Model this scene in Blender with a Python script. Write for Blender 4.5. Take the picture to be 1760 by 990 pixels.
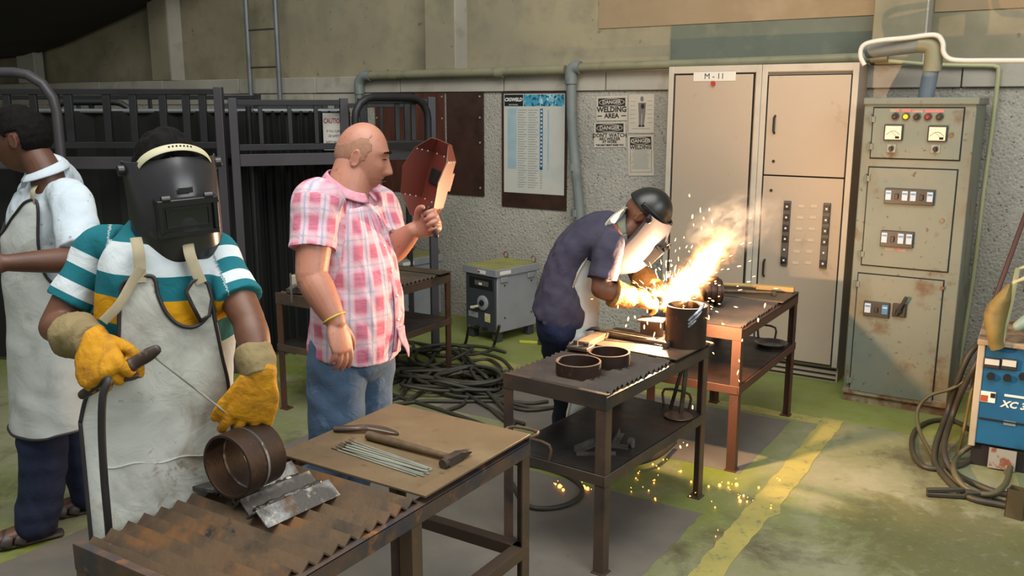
import bpy, bmesh, math, random
import numpy as np
from mathutils import Vector, Matrix
random.seed(7); np.random.seed(7)
for o in list(bpy.data.objects): bpy.data.objects.remove(o)
scn = bpy.context.scene
COL = scn.collection
PI = math.pi
R = math.radians

# ---------------------------------------------------------------- camera
F_PX, PITCH, YAW, CAM_H = 1543.0, R(11.54), R(32.4), 1.70
cam_d = bpy.data.cameras.new('camera'); cam = bpy.data.objects.new('camera', cam_d); COL.objects.link(cam)
cam_d.sensor_width = 36.0; cam_d.lens = F_PX / 1760 * 36; cam_d.clip_end = 100
cam.location = (0, 0, CAM_H); cam.rotation_euler = (PI/2 - PITCH, 0, YAW)
scn.camera = cam
FW = np.array([-math.sin(YAW)*math.cos(PITCH), math.cos(YAW)*math.cos(PITCH), -math.sin(PITCH)])
RT = np.array([math.cos(YAW), math.sin(YAW), 0.0]); UP = np.cross(RT, FW); CP = np.array([0, 0, CAM_H])
def ray(x, y): return FW + RT*(x-880)/F_PX + UP*(495-y)/F_PX
def onz(x, y, z=0.0): d = ray(x, y); return Vector(CP + d*((z-CAM_H)/d[2]))      # photo measurement -> point on a level plane
def ony(x, y, Y): d = ray(x, y); return Vector(CP + d*(Y/d[1]))                   # -> point on a plane parallel to the back wall
def at(x, y, d): return Vector(CP + ray(x, y)*d)                                  # -> point at a depth

# ---------------------------------------------------------------- world, lights, exposure
wd = bpy.data.worlds.new('world'); scn.world = wd; wd.use_nodes = True
bg = wd.node_tree.nodes['Background']; bg.inputs[0].default_value = (0.96, 0.98, 0.95, 1); bg.inputs[1].default_value = 0.40
def area(name, loc, target, sx, sy, power, col):
    l = bpy.data.lights.new(name, 'AREA'); l.shape = 'RECTANGLE'; l.size = sx; l.size_y = sy; l.energy = power; l.color = col
    o = bpy.data.objects.new(name, l); COL.objects.link(o); o.location = loc
    o.rotation_euler = (Vector(target)-Vector(loc)).to_track_quat('-Z', 'Y').to_euler()
    return o
area('skylight', (-1.2, 1.2, 5.2), (-1.9, 2.6, 0.6), 4.6, 3.0, 340, (1.0, 0.98, 0.92))
area('high_window', (3.6, 1.0, 3.6), (-2.2, 3.0, 0.9), 3.5, 2.2, 165, (0.96, 0.98, 1.0))
vs = scn.view_settings
vs.view_transform = 'Standard'; vs.look = 'None'; vs.exposure = 0.0; vs.gamma = 1.0; vs.use_curve_mapping = False

# ---------------------------------------------------------------- materials
def lin(c):
    if isinstance(c, str): c = [int(c[i:i+2], 16) for i in (0, 2, 4)]
    return tuple(((v/255)/12.92 if v/255 <= .04045 else ((v/255+.055)/1.055)**2.4) for v in c[:3]) + (1.0,)
class NT:
    def __init__(s, name):
        s.m = bpy.data.materials.new(name); s.m.use_nodes = True; s.t = s.m.node_tree; s.n = s.t.nodes; s.p = s.n['Principled BSDF']
    def add(s, typ, **kw):
        n = s.n.new(typ)
        for k, v in kw.items(): setattr(n, k, v)
        return n
    def link(s, a, b): s.t.links.new(a, b)
    def val(s, x, inp):
        if hasattr(x, 'is_linked') or hasattr(x, 'links'): s.link(x, inp)
        else: inp.default_value = x
    def math(s, op, a, b=0.0, c=None):
        n = s.add('ShaderNodeMath', operation=op); s.val(a, n.inputs[0]); s.val(b, n.inputs[1])
        if c is not None: s.val(c, n.inputs[2])
        return n.outputs[0]
    def noise(s, vec, scale, detail=5, rough=.55, dist=0.0):
        n = s.add('ShaderNodeTexNoise'); s.link(vec, n.inputs['Vector']); n.inputs['Scale'].default_value = scale
        n.inputs['Detail'].default_value = detail; n.inputs['Roughness'].default_value = rough; n.inputs['Distortion'].default_value = dist
        return n.outputs['Fac']
    def rng(s, v, lo, hi, a=0.0, b=1.0):
        n = s.add('ShaderNodeMapRange'); s.val(v, n.inputs[0])
        for i, q in enumerate((lo, hi, a, b)): n.inputs[i+1].default_value = q
        return n.outputs[0]
    def mix(s, f, a, b):
        n = s.add('ShaderNodeMix', data_type='RGBA'); s.val(f, n.inputs[0]); s.val(a, n.inputs[6]); s.val(b, n.inputs[7]); return n.outputs[2]
    def coord(s, kind='Object', off=(0, 0, 0), scl=(1, 1, 1)):
        if kind == 'World': c = s.add('ShaderNodeNewGeometry').outputs['Position']
        else: c = s.add('ShaderNodeTexCoord').outputs[kind]
        m = s.add('ShaderNodeMapping'); s.link(c, m.inputs[0]); m.inputs[1].default_value = off; m.inputs[3].default_value = scl
        return m.outputs[0]
    def bump(s, h, strength, dist=.01):
        n = s.add('ShaderNodeBump'); n.inputs['Strength'].default_value = strength; n.inputs['Distance'].default_value = dist; s.link(h, n.inputs['Height'])
        if s.p.inputs['Normal'].is_linked: s.link(s.p.inputs['Normal'].links[0].from_socket, n.inputs['Normal'])
        s.link(n.outputs[0], s.p.inputs['Normal'])
MATS = {}
def mat(name, base, layers=(), rough=.6, metal=0.0, bump=0.0, bscale=60, bdist=.004, kind='World', stretch=(1, 1, 1), emit=None, estr=0.0, rvar=0.0, alpha=1.0, spec=None):
    """layers: (colour, noise scale, low, high[, stretch]) laid one over the other where the noise runs from low to high"""
    if name in MATS: return MATS[name]
    s = NT(name); p = s.p
    p.inputs['Roughness'].default_value = rough; p.inputs['Metallic'].default_value = metal
    if spec is not None: p.inputs['Specular IOR Level'].default_value = spec
    c = lin(base); k = 0
    if layers:
        for L in layers:
            k += 1
            v = s.coord(kind, (k*3.7, k*1.9, k*2.3), L[4] if len(L) > 4 else stretch)
            f = s.rng(s.noise(v, L[1]), L[2], L[3])
            c = s.mix(f, c, lin(L[0]))
        s.link(c, p.inputs['Base Color'])
    else: p.inputs['Base Color'].default_value = c
    if bump: s.bump(s.noise(s.coord(kind, (0, 0, 0), stretch), bscale, 6, .6), bump, bdist)
    if rvar: s.link(s.rng(s.noise(s.coord(kind, (9, 9, 9)), 6), .3, .7, max(0, rough-rvar), min(1, rough+rvar)), p.inputs['Roughness'])
    if emit: p.inputs['Emission Color'].default_value = lin(emit); p.inputs['Emission Strength'].default_value = estr
    if alpha < 1: p.inputs['Alpha'].default_value = alpha
    MATS[name] = s.m
    return s.m

# ---------------------------------------------------------------- mesh building
def catmull(pts, n):
    """resample a list of equal-length vectors with a Catmull-Rom spline, n steps a span"""
    P = np.array(pts, float); out = []
    for i in range(len(P)-1):
        p0 = P[max(i-1, 0)]; p1 = P[i]; p2 = P[i+1]; p3 = P[min(i+2, len(P)-1)]
        for k in range(n):
            t = k/n
            out.append(.5*((2*p1)+(-p0+p2)*t+(2*p0-5*p1+4*p2-p3)*t*t+(-p0+3*p1-3*p2+p3)*t**3))
    out.append(P[-1]); return np.array(out)
class MB:
    def __init__(s): s.v = []; s.f = []; s.mi = []; s.cur = 0
    def raw(s, v, f):
        b = len(s.v); s.v += [tuple(map(float, q)) for q in v]; s.f += [tuple(b+i for i in q) for q in f]; s.mi += [s.cur]*len(f); return s
    def box(s, c, d, rz=0, rot=None):
        x, y, z = (q/2 for q in d)
        v = [Vector(q) for q in ((-x,-y,-z),(x,-y,-z),(x,y,-z),(-x,y,-z),(-x,-y,z),(x,-y,z),(x,y,z),(-x,y,z))]
        m = rot if rot is not None else Matrix.Rotation(rz, 3, 'Z')
        return s.raw([m @ q + Vector(c) for q in v], [(0,3,2,1),(4,5,6,7),(0,1,5,4),(1,2,6,5),(2,3,7,6),(3,0,4,7)])
    def b2(s, lo, hi): return s.box([(a+b)/2 for a, b in zip(lo, hi)], [abs(b-a) for a, b in zip(lo, hi)])
    def bar(s, a, b, w, h=None, roll=0, hint=(0, 0, 1)):
        """rectangular bar from a to b; w along the side, h along hint"""
        a = Vector(a); b = Vector(b); h = h or w; t = (b-a); L = t.length; t.normalize(); k = Vector(hint)
        if abs(t.dot(k)) > .98: k = Vector((0, 1, 0))
        sd = t.cross(k).normalized(); up = sd.cross(t)
        m = Matrix((sd, t, up)).transposed()
        if roll: m = m @ Matrix.Rotation(roll, 3, 'Y')
        return s.box((a+b)/2, (w, L, h), rot=m)
    def prism(s, poly, a, b):
        """closed outline (list of 3-D points) swept from a-offset to b-offset"""
        n = len(poly); a = Vector(a); b = Vector(b)
        return s.raw([Vector(p)+a for p in poly]+[Vector(p)+b for p in poly],
            [tuple(range(n))[::-1], tuple(range(n, 2*n))]+[(i, (i+1) % n, n+(i+1) % n, n+i) for i in range(n)])
    def cyl(s, a, b, r, r2=None, n=20, cap=True):
        a = Vector(a); b = Vector(b); r2 = r if r2 is None else r2; t = (b-a).normalized()
        k = Vector((0, 0, 1)) if abs(t.z) < .9 else Vector((1, 0, 0)); u = t.cross(k).normalized(); w = t.cross(u)
        ring = lambda c, q: [c+(u*math.cos(2*PI*i/n)+w*math.sin(2*PI*i/n))*q for i in range(n)]
        f = [(i, (i+1) % n, n+(i+1) % n, n+i) for i in range(n)]
        if cap: f += [tuple(range(n))[::-1], tuple(range(n, 2*n))]
        return s.raw(ring(a, r)+ring(b, r2), f)
    def pipe(s, a, b, ro, ri, n=40):
        a = Vector(a); b = Vector(b); t = (b-a).normalized()
        k = Vector((0, 0, 1)) if abs(t.z) < .9 else Vector((1, 0, 0)); u = t.cross(k).normalized(); w = t.cross(u)
        ring = lambda c, q: [c+(u*math.cos(2*PI*i/n)+w*math.sin(2*PI*i/n))*q for i in range(n)]
        f = []
        for i in range(n):
            j = (i+1) % n
            f += [(i, j, n+j, n+i), (2*n+j, 2*n+i, 3*n+i, 3*n+j), (j, i, 2*n+i, 2*n+j), (n+i, n+j, 3*n+j, 3*n+i)]
        return s.raw(ring(a, ro)+ring(b, ro)+ring(a, ri)+ring(b, ri), f)
    def tube(s, pts, rad, n=12, side=None, sub=0, cap=True, roundcap=False):
        """tube through pts; rad: one number, or one per point, or (across side, across normal) per point; side: fixed side vector(s)"""
        K = len(pts)
        if not hasattr(rad, '__len__'): rad = [rad]*K
        rad = [(q, q) if not hasattr(q, '__len__') else tuple(q) for q in rad]
        sd = [side]*K if (side is not None and not hasattr(side[0], '__len__')) else side
        A = [tuple(p)+r+(tuple(sd[i]) if sd is not None else ()) for i, (p, r) in enumerate(zip(pts, rad))]
        A = catmull(A, sub) if sub else np.array(A, float)
        P = A[:, :3]; Q = A[:, 3:5]; K = len(P)
        T = np.gradient(P, axis=0); T /= np.linalg.norm(T, axis=1)[:, None]+1e-12
        rings = []; u = None
        if roundcap:
            extra = []
        for i in range(K):
            t = T[i]
            if sd is not None: u0 = A[i, 5:8]
            elif u is None: u0 = np.array([0, 0, 1.]) if abs(t[2]) < .9 else np.array([1., 0, 0]); u0 = np.cross(t, u0)
            else: u0 = u
            u = u0-t*np.dot(u0, t); u /= np.linalg.norm(u)+1e-12; w = np.cross(t, u)
            rings.append((P[i], u, w, Q[i], t))
        if roundcap:
            def capr(r, sg):
                c, u_, w_, q, t = r; m = min(q)
                return [(c+t*sg*m*math.sin(a), u_, w_, q*math.cos(a), t) for a in (R(30), R(55), R(75))]
            rings = capr(rings[0], -1)[::-1]+rings+capr(rings[-1], 1)
        V = []; F = []
        for c, u_, w_, q, t in rings:
            for k in range(n):
                a = 2*PI*k/n; V.append(c+u_*math.cos(a)*q[0]+w_*math.sin(a)*q[1])
        K = len(rings)
        for i in range(K-1):
            for k in range(n):
                j = (k+1) % n; F.append((i*n+k, i*n+j, (i+1)*n+j, (i+1)*n+k))
        if cap: F += [tuple(range(n))[::-1], tuple(range((K-1)*n, K*n))]
        return s.raw(V, F)
    def sphere(s, c, r, n=16, m=10):
        r = r if hasattr(r, '__len__') else (r, r, r); V = []; F = []
        for i in range(m+1):
            a = PI*i/m
            for k in range(n):
                b = 2*PI*k/n; V.append((c[0]+r[0]*math.sin(a)*math.cos(b), c[1]+r[1]*math.sin(a)*math.sin(b), c[2]+r[2]*math.cos(a)))
        for i in range(m):
            for k in range(n): j = (k+1) % n; F.append((i*n+k, (i+1)*n+k, (i+1)*n+j, i*n+j))
        return s.raw(V, F)
    def lathe(s, prof, c=(0, 0, 0), n=32, m=None):
        """prof: list of (radius, height)"""
        m = m or Matrix.Identity(3); V = []; F = []; K = len(prof)
        for r, z in prof:
            for k in range(n): V.append(m @ Vector((r*math.cos(2*PI*k/n), r*math.sin(2*PI*k/n), z))+Vector(c))
        for i in range(K-1):
            for k in range(n): j = (k+1) % n; F.append((i*n+k, i*n+j, (i+1)*n+j, (i+1)*n+k))
        return s.raw(V, F)
    def xform(s, m):
        s.v = [tuple(m @ Vector(q)) for q in s.v]; return s
    def mesh(s, name='m', clean=True):
        me = bpy.data.meshes.new(name); me.from_pydata(s.v, [], s.f); me.update()
        if clean:
            bm = bmesh.new(); bm.from_mesh(me); bmesh.ops.remove_doubles(bm, verts=bm.verts, dist=1e-6)
            bmesh.ops.recalc_face_normals(bm, faces=bm.faces); bm.to_mesh(me); bm.free()
        return me
    def build(s, name, m, parent=None, smooth=35, bevel=0, seg=2, loc=None, rot=None, clean=True):
        return obj(name, s.mesh(name, clean), m, parent, smooth, bevel, seg, loc, rot)
def obj(name, me, m, parent=None, smooth=35, bevel=0, seg=2, loc=None, rot=None):
    o = bpy.data.objects.new(name, me); COL.objects.link(o)
    ms = m if isinstance(m, (list, tuple)) else [m]
    if not me.materials:
        for q in ms: me.materials.append(q)
        if smooth:
            me.shade_smooth()
            if smooth < 180: me.set_sharp_from_angle(angle=R(smooth))
    if bevel:
        b = o.modifiers.new('bevel', 'BEVEL'); b.width = bevel; b.segments = seg; b.limit_method = 'ANGLE'; b.angle_limit = R(40); b.harden_normals = False
    if loc is not None: o.location = loc
    if rot is not None: o.rotation_euler = rot if hasattr(rot, '__len__') else (0, 0, rot)
    if parent is not None: o.parent = parent
    return o
def tag(o, label, cat, group=None, kind=None):
    if label: o['label'] = label
    if cat: o['category'] = cat
    if group: o['group'] = group
    if kind: o['kind'] = kind
    return o
def thing(name, label, cat, loc=(0, 0, 0), rz=0, group=None, rot=None):
    o = bpy.data.objects.new(name, None); COL.objects.link(o); o.empty_display_size = .1
    o.location = loc; o.rotation_euler = rot if rot is not None else (0, 0, rz)
    return tag(o, label, cat, group)
def struct(o): o['kind'] = 'structure'; return o
def share(src, name, parent, loc=None, rot=None):
    o = src.copy(); o.name = name; COL.objects.link(o); o.parent = parent
    if loc is not None: o.location = loc
    if rot is not None: o.rotation_euler = rot
    return o
def text(name, body, size, m, parent, loc, rot=(PI/2, 0, 0), align='CENTER', sx=1.0, bold=0.0, ext=.0004, shear=0):
    c = bpy.data.curves.new(name, 'FONT'); c.body = body; c.size = size; c.align_x = align; c.align_y = 'CENTER'; c.extrude = ext; c.offset = bold; c.resolution_u = 2; c.shear = shear
    t = bpy.data.objects.new(name, c); COL.objects.link(t)
    dg = bpy.context.evaluated_depsgraph_get(); me = bpy.data.meshes.new_from_object(t.evaluated_get(dg)); bpy.data.objects.remove(t)
    me.materials.clear()
    o = obj(name, me, m, parent, smooth=0); o.location = loc; o.rotation_euler = rot; o.scale = (sx, 1, 1)
    return o
# ================================================================ the setting
M_floor = None
def floor_material():
    s = NT('green_painted_concrete_floor'); p = s.p
    v = s.coord('World')
    c = lin('7c7c62')
    c = s.mix(s.rng(s.noise(v, 1.1, 5, .6), .40, .64), c, lin('6c7049'))
    c = s.mix(s.rng(s.noise(s.coord('World', (5, 3, 1)), .7, 5, .6), .46, .62), c, lin('66722a'))
    c = s.mix(s.rng(s.noise(s.coord('World', (1, 8, 1)), 2.6, 7, .7), .54, .74), c, lin('89876f'))
    c = s.mix(s.rng(s.noise(s.coord('World', (2, 2, 7)), 1.5, 7, .68, .5), .55, .70), c, lin('4d4b36'))
    c = s.mix(s.rng(s.noise(s.coord('World', (7, 2, 2)), 8, 8, .72), .56, .72), c, lin('5a5840'))
    c = s.mix(s.rng(s.noise(s.coord('World', (7, 9, 2)), 34, 5, .75), .66, .74), c, lin('3c3b2e'))
    # an old oil stain at the right of the hall, ragged by noise
    q = onz(1650, 935); d = s.add('ShaderNodeVectorMath', operation='DISTANCE'); s.link(s.coord('World'), d.inputs[0]); d.inputs[1].default_value = (q.x, q.y, 0)
    e = s.math('ADD', d.outputs['Value'], s.math('MULTIPLY', s.math('SUBTRACT', s.noise(s.coord('World', (8, 8, 1)), 3.2, 8, .68, .5), .5), 1.3))
    c = s.mix(s.rng(e, .34, .50, .75, 0), c, lin('55532f'))
    c = s.mix(s.rng(s.noise(s.coord('World', (6, 6, 2)), 22, 7, .75), .54, .72, 0, .55), c, lin('8e8c74'))
    s.link(c, p.inputs['Base Color'])
    s.link(s.rng(s.noise(s.coord('World', (3, 3, 3)), 3, 6), .3, .7, .38, .68), p.inputs['Roughness'])
    s.bump(s.noise(v, 30, 8, .65), .25, .004)
    return s.m
def paint_material(name, a, b, dark, thresh=.60):
    s = NT(name); p = s.p; v = s.coord('World')
    c = s.mix(s.rng(s.noise(v, 5, 6, .6), .35, .65), lin(a), lin(b))
    c = s.mix(s.rng(s.noise(s.coord('World', (4, 4, 4)), 16, 8, .75), thresh, thresh+.09), c, lin(dark))
    s.link(c, p.inputs['Base Color']); p.inputs['Roughness'].default_value = .6
    s.bump(s.noise(v, 45, 6), .2, .003)
    return s.m
fl = struct(MB().b2((-13, -3.5, -.10), (6, 6.2, 0)).build('floor', floor_material(), smooth=0))
fl['label'] = 'green painted concrete floor worn and stained'
M_yel = paint_material('yellow_floor_line', '9c924f', '8a844a', '67664b', .55)
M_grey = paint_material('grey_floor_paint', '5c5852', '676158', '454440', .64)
def ragged(pts, step=.05, amp=.006):
    out = []
    for i, p in enumerate(pts):
        q = pts[(i+1) % len(pts)]; L = math.dist(p, q); n = max(1, int(L/step))
        for k in range(n):
            t = k/n; out.append((p[0]+(q[0]-p[0])*t+random.uniform(-amp, amp), p[1]+(q[1]-p[1])*t+random.uniform(-amp, amp), 0))
    return out
def marking(name, pts, m, z, label):
    o = MB().prism(ragged(pts), (0, 0, -.002), (0, 0, z)).build(name, m, fl, smooth=0); o['label'] = label; return o
marking('yellow_line', [(-1.075, 1.2), (-.965, 1.2), (-.965, 3.52), (-.94, 3.60), (-.955, 3.68), (-.965, 4.92), (-1.075, 4.92)], M_yel, .0022, 'worn yellow line running towards the cabinets')
marking('yellow_line', [(-6.5, 4.80), (-1.075, 4.80), (-1.075, 4.90), (-6.5, 4.90)], M_yel, .0018, 'worn yellow line running along the wall')
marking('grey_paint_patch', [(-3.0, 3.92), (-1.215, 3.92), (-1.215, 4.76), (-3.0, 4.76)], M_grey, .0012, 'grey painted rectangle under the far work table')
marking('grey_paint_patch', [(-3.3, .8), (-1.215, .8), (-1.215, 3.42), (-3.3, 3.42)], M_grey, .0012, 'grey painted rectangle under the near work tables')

marking('green_paint_strip', [(-6.5, 4.905), (1.5, 4.905), (1.5, 5.84), (-6.5, 5.84)], paint_material('green_floor_paint', '6d7632', '7a8049', '52552f', .60), .0010, 'lime green painted strip along the foot of the wall')
# back wall: rough-cast below, ledge course, smooth concrete above
def roughcast():
    s = NT('roughcast_wall'); p = s.p; v = s.coord('World')
    c = s.mix(s.rng(s.noise(v, 2.5, 5), .35, .65), lin('8f8c82'), lin('a19d92'))
    vo = s.add('ShaderNodeTexVoronoi'); s.link(s.coord('World', (0, 0, 0)), vo.inputs['Vector']); vo.inputs['Scale'].default_value = 55
    sel = s.math('MULTIPLY', s.rng(vo.outputs['Distance'], .20, .42, 1, 0), s.rng(s.noise(v, 26, 3), .50, .62))
    c = s.mix(s.math('MULTIPLY', sel, .8), c, lin('3f3d39'))
    c = s.mix(s.rng(s.noise(s.coord('World', (3, 3, 3)), 70, 3), .60, .75), c, lin('b9b4a6'))
    s.link(c, p.inputs['Base Color']); p.inputs['Roughness'].default_value = .9
    s.bump(vo.outputs['Distance'], .5, .01); s.bump(s.noise(v, 120, 5), .4, .005)
    return s.m
M_rough = roughcast()
M_conc = mat('smooth_concrete', '847d68', [('948b70', 1.3, .4, .65), ('6f6c57', 2.0, .52, .72), ('9a917c', .9, .55, .75), ('5c5847', 14, .66, .74), ('7b7461', 6, .5, .8)], rough=.88, bump=.25, bscale=30)
M_concl = mat('pale_concrete', '9c978b', [('aaa598', 1.6, .4, .65), ('85816f', 5, .55, .75), ('6d695c', 22, .66, .76, (3, 3, .5))], rough=.88, bump=.3, bscale=60)
M_beigew = mat('beige_paint_and_arc_glow', '8f7c61', [('857356', 2, .45, .7), ('98866b', 5, .5, .8)], rough=.85, bump=.2, bscale=40)
M_greenw = mat('grey_green_wall_paint', '61675a', [('565a4c', 3, .45, .7), ('70725f', 8, .55, .8)], rough=.85, bump=.2, bscale=40)
WY = 5.85
wb = struct(MB().b2((-13, WY, 0), (6, WY+.3, 1.795)).build('wall_back', M_rough, smooth=0)); wb['label'] = 'pebble-dashed lower back wall'
up = MB().b2((-13, WY+.14, 1.93), (6, WY+.3, 3.7)).build('upper_wall', M_conc, wb, smooth=0); up['label'] = 'smooth grey-brown concrete above the ledge'
# ledge blocks, each with its joint
x = -12.9; k = 0; led = None
while x < 5.6:
    w = random.uniform(.85, 1.25)
    MB().b2((x+.003, WY-.02-random.uniform(0, .006), 1.7975), (x+w-.003, WY+.2, 1.932)).build('ledge_block', M_concl, wb, bevel=.006); x += w
x = -12.9
while x < -5.2:
    w = random.uniform(.8, 1.2); MB().b2((x+.003, WY-.012, 1.70), (x+w-.003, WY+.1, 1.793)).build('ledge_block', M_concl, wb, bevel=.005); x += w
for a in (-7.95, -4.52, -1.16, 2.6):
    t = struct(MB().b2((a, WY-.016, 1.934), (a+.29, WY+.2, 3.7)).build('trim_%d' % (1+int((a+8)/3.4)), M_conc, bevel=.006)); t['label'] = 'concrete pier rising from the ledge'
    MB().b2((a+.288, WY-.012, 1.936), (a+.300, WY+.14, 3.7)).build('lit_side_face', M_concl, t)  # paler slab paints the lit right side of the pier
o = MB().b2((-3.06, WY+.132, 2.235), (-2.50, WY+.142, 3.4)).build('paint_glow_patch', M_beigew, wb, smooth=0)  # beige here paints the arc's warm light on the concrete
o = MB().b2((-2.50, WY+.132, 2.235), (-1.17, WY+.1425, 3.4)).build('paint_glow_patch', M_beigew, wb, smooth=0)
o = MB().b2((-2.50, WY+.130, 1.934), (-1.17, WY+.144, 2.23)).build('paint_glow_patch', M_greenw, wb, smooth=0)
o = MB().b2((-.85, WY+.132, 2.235), (1.4, WY+.142, 3.4)).build('paint_glow_patch', M_beigew, wb, smooth=0)
# left end of the hall
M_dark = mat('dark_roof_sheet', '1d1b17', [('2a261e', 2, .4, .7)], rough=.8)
wl = struct(MB().b2((-13.2, -3.5, 0), (-12.9, 6.2, 3.7)).build('wall_left', M_conc, smooth=0)); wl['label'] = 'concrete end wall of the hall'
t = struct(MB().b2((-10.35, WY-.016, 1.934), (-10.0, WY+.1, 3.7)).build('trim_9', M_concl, bevel=.01)); t['label'] = 'concrete pier in the dark corner'
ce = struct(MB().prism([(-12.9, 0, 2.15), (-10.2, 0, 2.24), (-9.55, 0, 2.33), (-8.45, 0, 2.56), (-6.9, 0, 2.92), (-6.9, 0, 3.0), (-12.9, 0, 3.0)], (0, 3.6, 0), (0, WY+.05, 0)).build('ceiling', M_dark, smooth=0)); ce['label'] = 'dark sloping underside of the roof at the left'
# ================================================================ electrical cabinets
M_beige = mat('beige_cabinet_paint', 'a3937f', [('aa9a86', 1.2, .4, .7), ('8d7d68', 9, .66, .8)], rough=.5, bump=.05, bscale=20)
M_gap = mat('dark_gap', '15120f', rough=.9)
M_black = mat('black_plastic', '17171a', rough=.45)
M_white = mat('white_plastic', 'c9c6ba', rough=.5)
M_steelw = mat('pale_frame_paint', 'b0a898', [('9c9385', 5, .5, .8)], rough=.5)
BY = 5.59
def bx(x, y): p = ony(x, y, BY); return p.x, p.z
def cabinet(label, x0, x1):
    t = thing('electrical_cabinet', label, 'cabinet', ((x0+x1)/2, BY, 0), group=None)
    w = (x1-x0)/2
    MB().b2((-w, .02, .10), (w, .255, 1.94)).build('body', M_beige, t, bevel=.004)
    f = MB()
    f.b2((-w, 0, .10), (-w+.035, .02, 1.94)).b2((w-.035, 0, .10), (w, .02, 1.94)).b2((-w, .001, 1.895), (w, .02, 1.9405))
    f.build('frame', M_steelw, t, bevel=.003)
    pl = MB().b2((-w, .03, 0), (w, .25, .10)).build('plinth', M_beige, t)
    for k in range(3): MB().b2((-w+.01, .024, .012+k*.032), (w-.01, .031, .020+k*.032)).build('vent_slot', M_gap, pl)
    return t, w
def slab(t, name, m, x0, x1, z0, z1, y=-.006, th=.02, gap=.006, parent=None):
    g = MB().b2((x0-gap, y+.003, z0-gap), (x1+gap, y+th, z1+gap)).build('door_gap', M_gap, t, smooth=0)
    return MB().b2((x0, y, z0), (x1, y+th, z1)).build(name, m, t, bevel=.003)
ca, w = cabinet('tall beige cabinet with M - 11 plate and one plain door', -2.345, -1.735)
d = slab(ca, 'door', M_beige, -w+.05, w-.05, .12, 1.885)
cxm = -2.04
def plate(par, cx, px0, py0, px1, py1, name, m, Y=BY, y=-.009, th=.004):
    a = ony(px0, py0, Y); b = ony(px1, py1, Y)
    return MB().b2((a.x-cx, y, b.z), (b.x-cx, y+th, a.z)).build(name, m, par, bevel=.001), ((a.x+b.x)/2-cx, (a.z+b.z)/2)
pl, c = plate(d, cxm, 1193, 124, 1265, 139, 'name_plate', M_white)
text('lettering', 'M - 11', .05, M_black, d, (c[0], -.0095, c[1]))
p = ony(1227, 143.5, BY)
MB().cyl((p.x-cxm, -.004, p.z), (p.x-cxm, -.022, p.z), .014).build('indicator_lamp', mat('red_lens', 'a8321c', rough=.3), d)
cb, w = cabinet('tall beige cabinet with two stacked doors and fuse strips', -1.733, -1.166)
cxm = -1.4495
zs = ony(1390, 304, BY).z
du = slab(cb, 'door', M_beige, -w+.045, w-.04, zs+.004, 1.872); dl = slab(cb, 'door', M_beige, -w+.045, w-.04, .115, zs-.004)
def handle(par, px, py0, py1):
    a = ony(px, py0, BY); b = ony(px, py1, BY)
    MB().tube([(a.x-cxm, -.006, a.z), (a.x-cxm, -.03, a.z-.012), (a.x-cxm, -.03, b.z+.012), (a.x-cxm, -.006, b.z)], .007, 8).build('handle', M_black, par)
handle(du, 1333, 199, 229); handle(dl, 1315, 446, 474)
for px, py, pr in ((1330, 277, du), (1326, 327, dl)):
    p = ony(px, py, BY); MB().cyl((p.x-cxm, -.004, p.z), (p.x-cxm, -.012, p.z), .009).build('lock', M_black, pr)
M_fuse = mat('fuse_grey', '4a4640', rough=.5); M_lab = mat('cream_label', 'b8a88e', rough=.6)
M_dot = mat('pale_dot', 'd8d4cc', rough=.5)
for (xt, yt, xb, yb, n) in ((1356, 345, 1347, 455, 6), (1424, 349, 1414, 461, 6)):
    a = ony(xt, yt, BY); b = ony(xb, yb, BY); X = (a.x+b.x)/2-cxm
    st = MB().b2((X-.021, -.022, b.z), (X+.021, -.006, a.z)).build('fuse_strip', M_fuse, dl, bevel=.002)
    for k in range(n):
        z = b.z+(a.z-b.z)*(k+.5)/n
        MB().b2((X-.017, -.030, z-.020), (X+.017, -.021, z+.020)).build('fuse', M_black, st, bevel=.002) if k % 5 != 1 else None
        MB().box((X+.002, -.031, z), (.011, .004, .011)).build('fuse', M_dot, st)
for i, px in enumerate((1378, 1400)):
    for k in range(6):
        q = ony(px-2*k, 354+19.5*k, BY)
        MB().box((q.x-cxm, -.0075, q.z), (.038, .003, .018)).build('label_tag', M_lab, dl)

# ---- rusty control panel
PY = 5.28
M_panel = mat('stained_panel_paint', '6c7165', [('626b62', 1.8, .42, .62), ('777462', 3, .5, .75), ('5f5033', 2.6, .50, .70, (1, 1, .6)), ('553a20', 6, .58, .72), ('4a3a28', 30, .64, .74)], rough=.55, bump=.08, bscale=50)
M_rust = mat('rusty_edge', '6d4b30', [('8b8268', 6, .48, .62), ('43291a', 14, .55, .7)], rough=.8, bump=.3, bscale=60)
pc = -.785
pn = thing('control_panel', 'rust-stained grey control panel with lamps, meters and breakers', 'control panel', (pc, PY, 0))
def px(x, y): q = ony(x, y, PY); return q.x-pc, q.z
hw = .2775
MB().b2((-hw, .012, .05), (hw, .50, 1.73)).build('body', M_panel, pn, bevel=.006)
MB().b2((-hw-.004, -.004, 1.70), (hw+.012, .50, 1.738)).build('top_cap', M_panel, pn, bevel=.006)
MB().b2((-hw+.004, .02, 0), (hw-.004, .49, .05)).build('plinth', M_rust, pn)
MB().b2((-hw, .004, .05), (hw, .014, .085)).build('bottom_rail', M_rust, pn, bevel=.002)
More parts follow.
